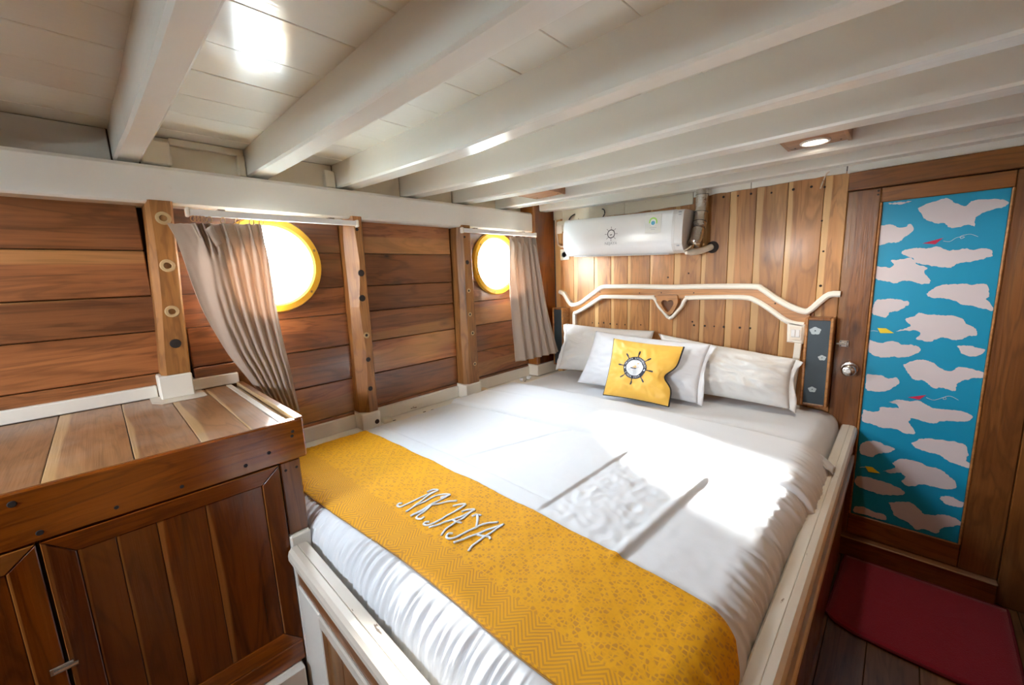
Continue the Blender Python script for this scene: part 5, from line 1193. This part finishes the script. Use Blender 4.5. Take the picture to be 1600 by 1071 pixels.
def curtain(name, label, Lp, Rp, xL, xR, pins, amp, head, seed, nu=170, nv=70):
    Lp = [(q.x, q.y) for q in smooth_path([(a, b, 0) for a, b in Lp], 6)]; Rp = [(q.x, q.y) for q in smooth_path([(a, b, 0) for a, b in Rp], 6)]
    bm = bmesh.new(); grid = []; n_ = len(pins)
    for j in range(nv + 1):
        v = j / nv; l_, r_ = interp(Lp, v), interp(Rp, v); row = []
        for i in range(nu + 1):
            u = i / nu
            y = l_[0] + (r_[0] - l_[0]) * u; z = l_[1] + (r_[1] - l_[1]) * u
            d_ = 0.0
            for k, pu in enumerate(pins):
                pv = pu + (0.06 + 0.88 * (k + 0.5) / n_ - pu) * sst(head, 0.9, v)
                w_ = 0.020 - 0.007 * math.exp(-((v - head) / 0.03) ** 2) + 0.032 * sst(head, head + 0.16, v) + 0.010 * v
                q = (u - pv) / w_
                if abs(q) < 3:
                    bump_ = math.exp(-q * q)
                    if v < head: bump_ *= 0.62 + 0.38 * math.cos(q * 6.0)
                    d_ += bump_
            x = xL + (xR - xL) * u + amp * min(d_, 1.3) * (0.8 + 0.2 * sst(0, head * 2, v)) + 0.004 * nz(u * 5 + seed, v * 3) + 0.0018 * nz(u * 14 + seed, v * 9)
            z += 0.003 * nz(u * 20, seed) * (1 - v)
            row.append(bm.verts.new((x, y, z)))
        grid.append(row)
    for j in range(nv):
        for i in range(nu): bm.faces.new((grid[j][i], grid[j + 1][i], grid[j + 1][i + 1], grid[j][i + 1]))
    tops = []
    for pu in pins: tops.append(grid[0][round(pu * nu)].co.copy())
    o = obj(name, bm, M_curt, None, True); md = o.modifiers.new('t', 'SOLIDIFY'); md.thickness = 0.0018; md.offset = 0
    tag(o, label, 'curtain', 'taupe porthole curtains')
    return o, tops
c1, tops = curtain('curtain', 'long taupe curtain swept aside over the near porthole, tucked behind the cabinet', C1L, C1R, -1.850, -1.845, [0.26, 0.335, 0.41, 0.55, 0.70, 0.84, 0.96], 0.034, 0.125, 1.0)
hk = [-2.118, -2.108, -2.098, -2.088, -2.070, -2.030, -1.985, -1.938, -1.905]
for i, y_ in enumerate(hk):
    bm = bmesh.new(); tube(bm, [(-1.832 + 0.0075 * math.sin(a) * 0.6, y_ + 0.0075 * math.cos(a), 1.6895 + 0.0095 * math.sin(a)) for a in [2 * PI * k / 14 for k in range(15)]], 0.0016, 6, False); obj('hook_ring', bm, M_brass, c1)
bm = bmesh.new(); g2 = [[bm.verts.new((-1.793 + 0.004 * math.sin(i), -2.075 + 0.022 * i / 6 * 1.2 - 0.010 * j, 1.665 - 0.010 * i - 0.008 * j)) for i in range(7)] for j in range(3)]
for j in range(2):
    for i in range(6): bm.faces.new((g2[j][i], g2[j][i + 1], g2[j + 1][i + 1], g2[j + 1][i]))
q = obj('tie_loop', bm, M_curt, c1, True); md = q.modifiers.new('t', 'SOLIDIFY'); md.thickness = 0.002
c2, tops = curtain('curtain', 'short taupe curtain hanging straight beside the far porthole', C2L, C2R, -1.815, -1.735, [0.07, 0.30, 0.52, 0.68, 0.86], 0.030, 0.10, 5.0, 120, 60)
for y_ in (-0.478, -0.415, -0.36, -0.30, -0.272):
    bm = bmesh.new(); tube(bm, [(-1.822 + 0.004 * math.sin(a), y_ + 0.006 * math.cos(a), 1.699 + 0.008 * math.sin(a)) for a in [2 * PI * k / 12 for k in range(13)]], 0.0014, 6, False); obj('hook_ring', bm, M_rail, c2)

# ------------------------------------------------------------------ ceiling lamp boxes
def lampbox(x0, x1, y0, y1, z, lens, label, on):
    o = empty('ceiling_light', ((x0 + x1) / 2, (y0 + y1) / 2, z), label, 'ceiling light', 'boxed downlights')
    boxo('board', x0, x1, y0, y1, z, z + 0.012, M_lumber, o, 0.001)
    boxo('end_board', x1 + 0.0005, x1 + 0.012, y0, y1, z - 0.004, CZ - 0.002, M_lumber, o, 0.001)
    boxo('end_board', x0 - 0.012, x0 - 0.0005, y0, y1, z, CZ - 0.002, M_lumber, o, 0.001)
    if on:
     bm = bmesh.new(); lathe(bm, [(0.047, 0), (0.046, 0.004), (0.040, 0.006), (0.036, 0.003), (0.036, 0.0)], (lens[0], lens[1], z), (0, 0, -1), 32, False); obj('trim_ring', bm, M_rail, o, True, autosmooth=.6)
     bm = bmesh.new(); lathe(bm, [(0.0355, 0.0005), (0.034, 0.002), (0.02, 0.003)], (lens[0], lens[1], z), (0, 0, -1), 28); obj('lens', bm, M_lens, o)
     l = lamp('downlight', 'SPOT', (lens[0], lens[1], z - 0.012), (0, 0, -1), 9.0, (1.0, 0.86, 0.68), spot_size=math.radians(140), spot_blend=0.8, shadow_soft_size=0.03)
    for sx_ in (0.1, 0.9):
        for sy_ in (0.12, 0.88):
            bm = bmesh.new(); lathe(bm, [(.004, 0), (.003, .001)], (x0 + (x1 - x0) * sx_, y0 + (y1 - y0) * sy_, z), (0, 0, -1), 8); obj('screw', bm, M_hole, o)
lampbox(-0.365, -0.192, -0.655, -0.400, 1.888, (-0.280, -0.475), 'lit round downlight in a wooden box between two beams, above the headboard switch', True)
lampbox(-1.62, -1.43, -0.722, -0.470, 1.895, (-1.525, -0.595), 'wooden box between the beams near the far porthole curtain', False)

# ------------------------------------------------------------------ rug
bm = bmesh.new(); poly = []
pts = [(-0.095, -0.0565), (0.405, -0.050), (0.392, -0.575), (0.25, -0.586), (0.09, -0.583), (-0.02, -0.575), (-0.085, -0.555), (-0.118, -0.520)]
base = [Vector((p[0], p[1])) for p in pts]
z0, z1 = FZ + 0.0012, FZ + 0.011
dn = []
for i in range(len(base)):
    a, b = base[i], base[(i + 1) % len(base)]; L_ = (b - a).length; k_ = max(1, int(L_ / 0.02))
    for k in range(k_): dn.append(a + (b - a) * k / k_)
c = Vector((0.15, -0.30)); rows = []
for t in (1.0, 0.985, 0.9, 0.75, 0.6, 0.45, 0.3, 0.15):
    rows.append([bm.verts.new((c.x + (p.x - c.x) * t, c.y + (p.y - c.y) * t, (z0 if t == 1.0 else z1 + 0.0012 * nz(p.x * 40 * t, p.y * 40 * t)))) for p in dn])
for a, b in zip(rows, rows[1:]):
    for i in range(len(dn)): bm.faces.new((a[i], a[(i + 1) % len(dn)], b[(i + 1) % len(dn)], b[i]))
bm.faces.new(rows[-1]); bmesh.ops.recalc_face_normals(bm, faces=bm.faces)
rg = tag(obj('rug', bm, M_rug, None, True), 'crimson red mat with a rounded corner in front of the door', 'rug')
bm = bmesh.new(); e_ = [(p.x, p.y, FZ + 0.007) for p in dn] ; tube(bm, e_ + [e_[0]], 0.0058, 6, False); obj('bound_edge', bm, M_rugd, rg, True)

# ------------------------------------------------------------------ small lumps on the ledge
for (x_, y_, s_, lab) in ((-1.872, -0.405, 0.014, 'small crumpled white lump on the ledge under the far curtain, nearer the camera'), (-1.868, -0.335, 0.016, 'small crumpled white lump on the ledge under the far curtain, nearer the corner')):
    bm = bmesh.new(); bmesh.ops.create_icosphere(bm, subdivisions=3, radius=s_)
    for v in bm.verts:
        k = 1 + 0.45 * nz(v.co.x * 90 + x_ * 50, v.co.y * 90 + y_ * 70, v.co.z * 90); v.co *= k; v.co.z *= 0.75
    lo = min(v.co.z for v in bm.verts); bmesh.ops.translate(bm, verts=bm.verts, vec=(x_, y_, 0.7152 - lo))
    tag(obj('crumpled_tissue', bm, M_emb), lab, 'tissue', 'crumpled bits on the ledge')
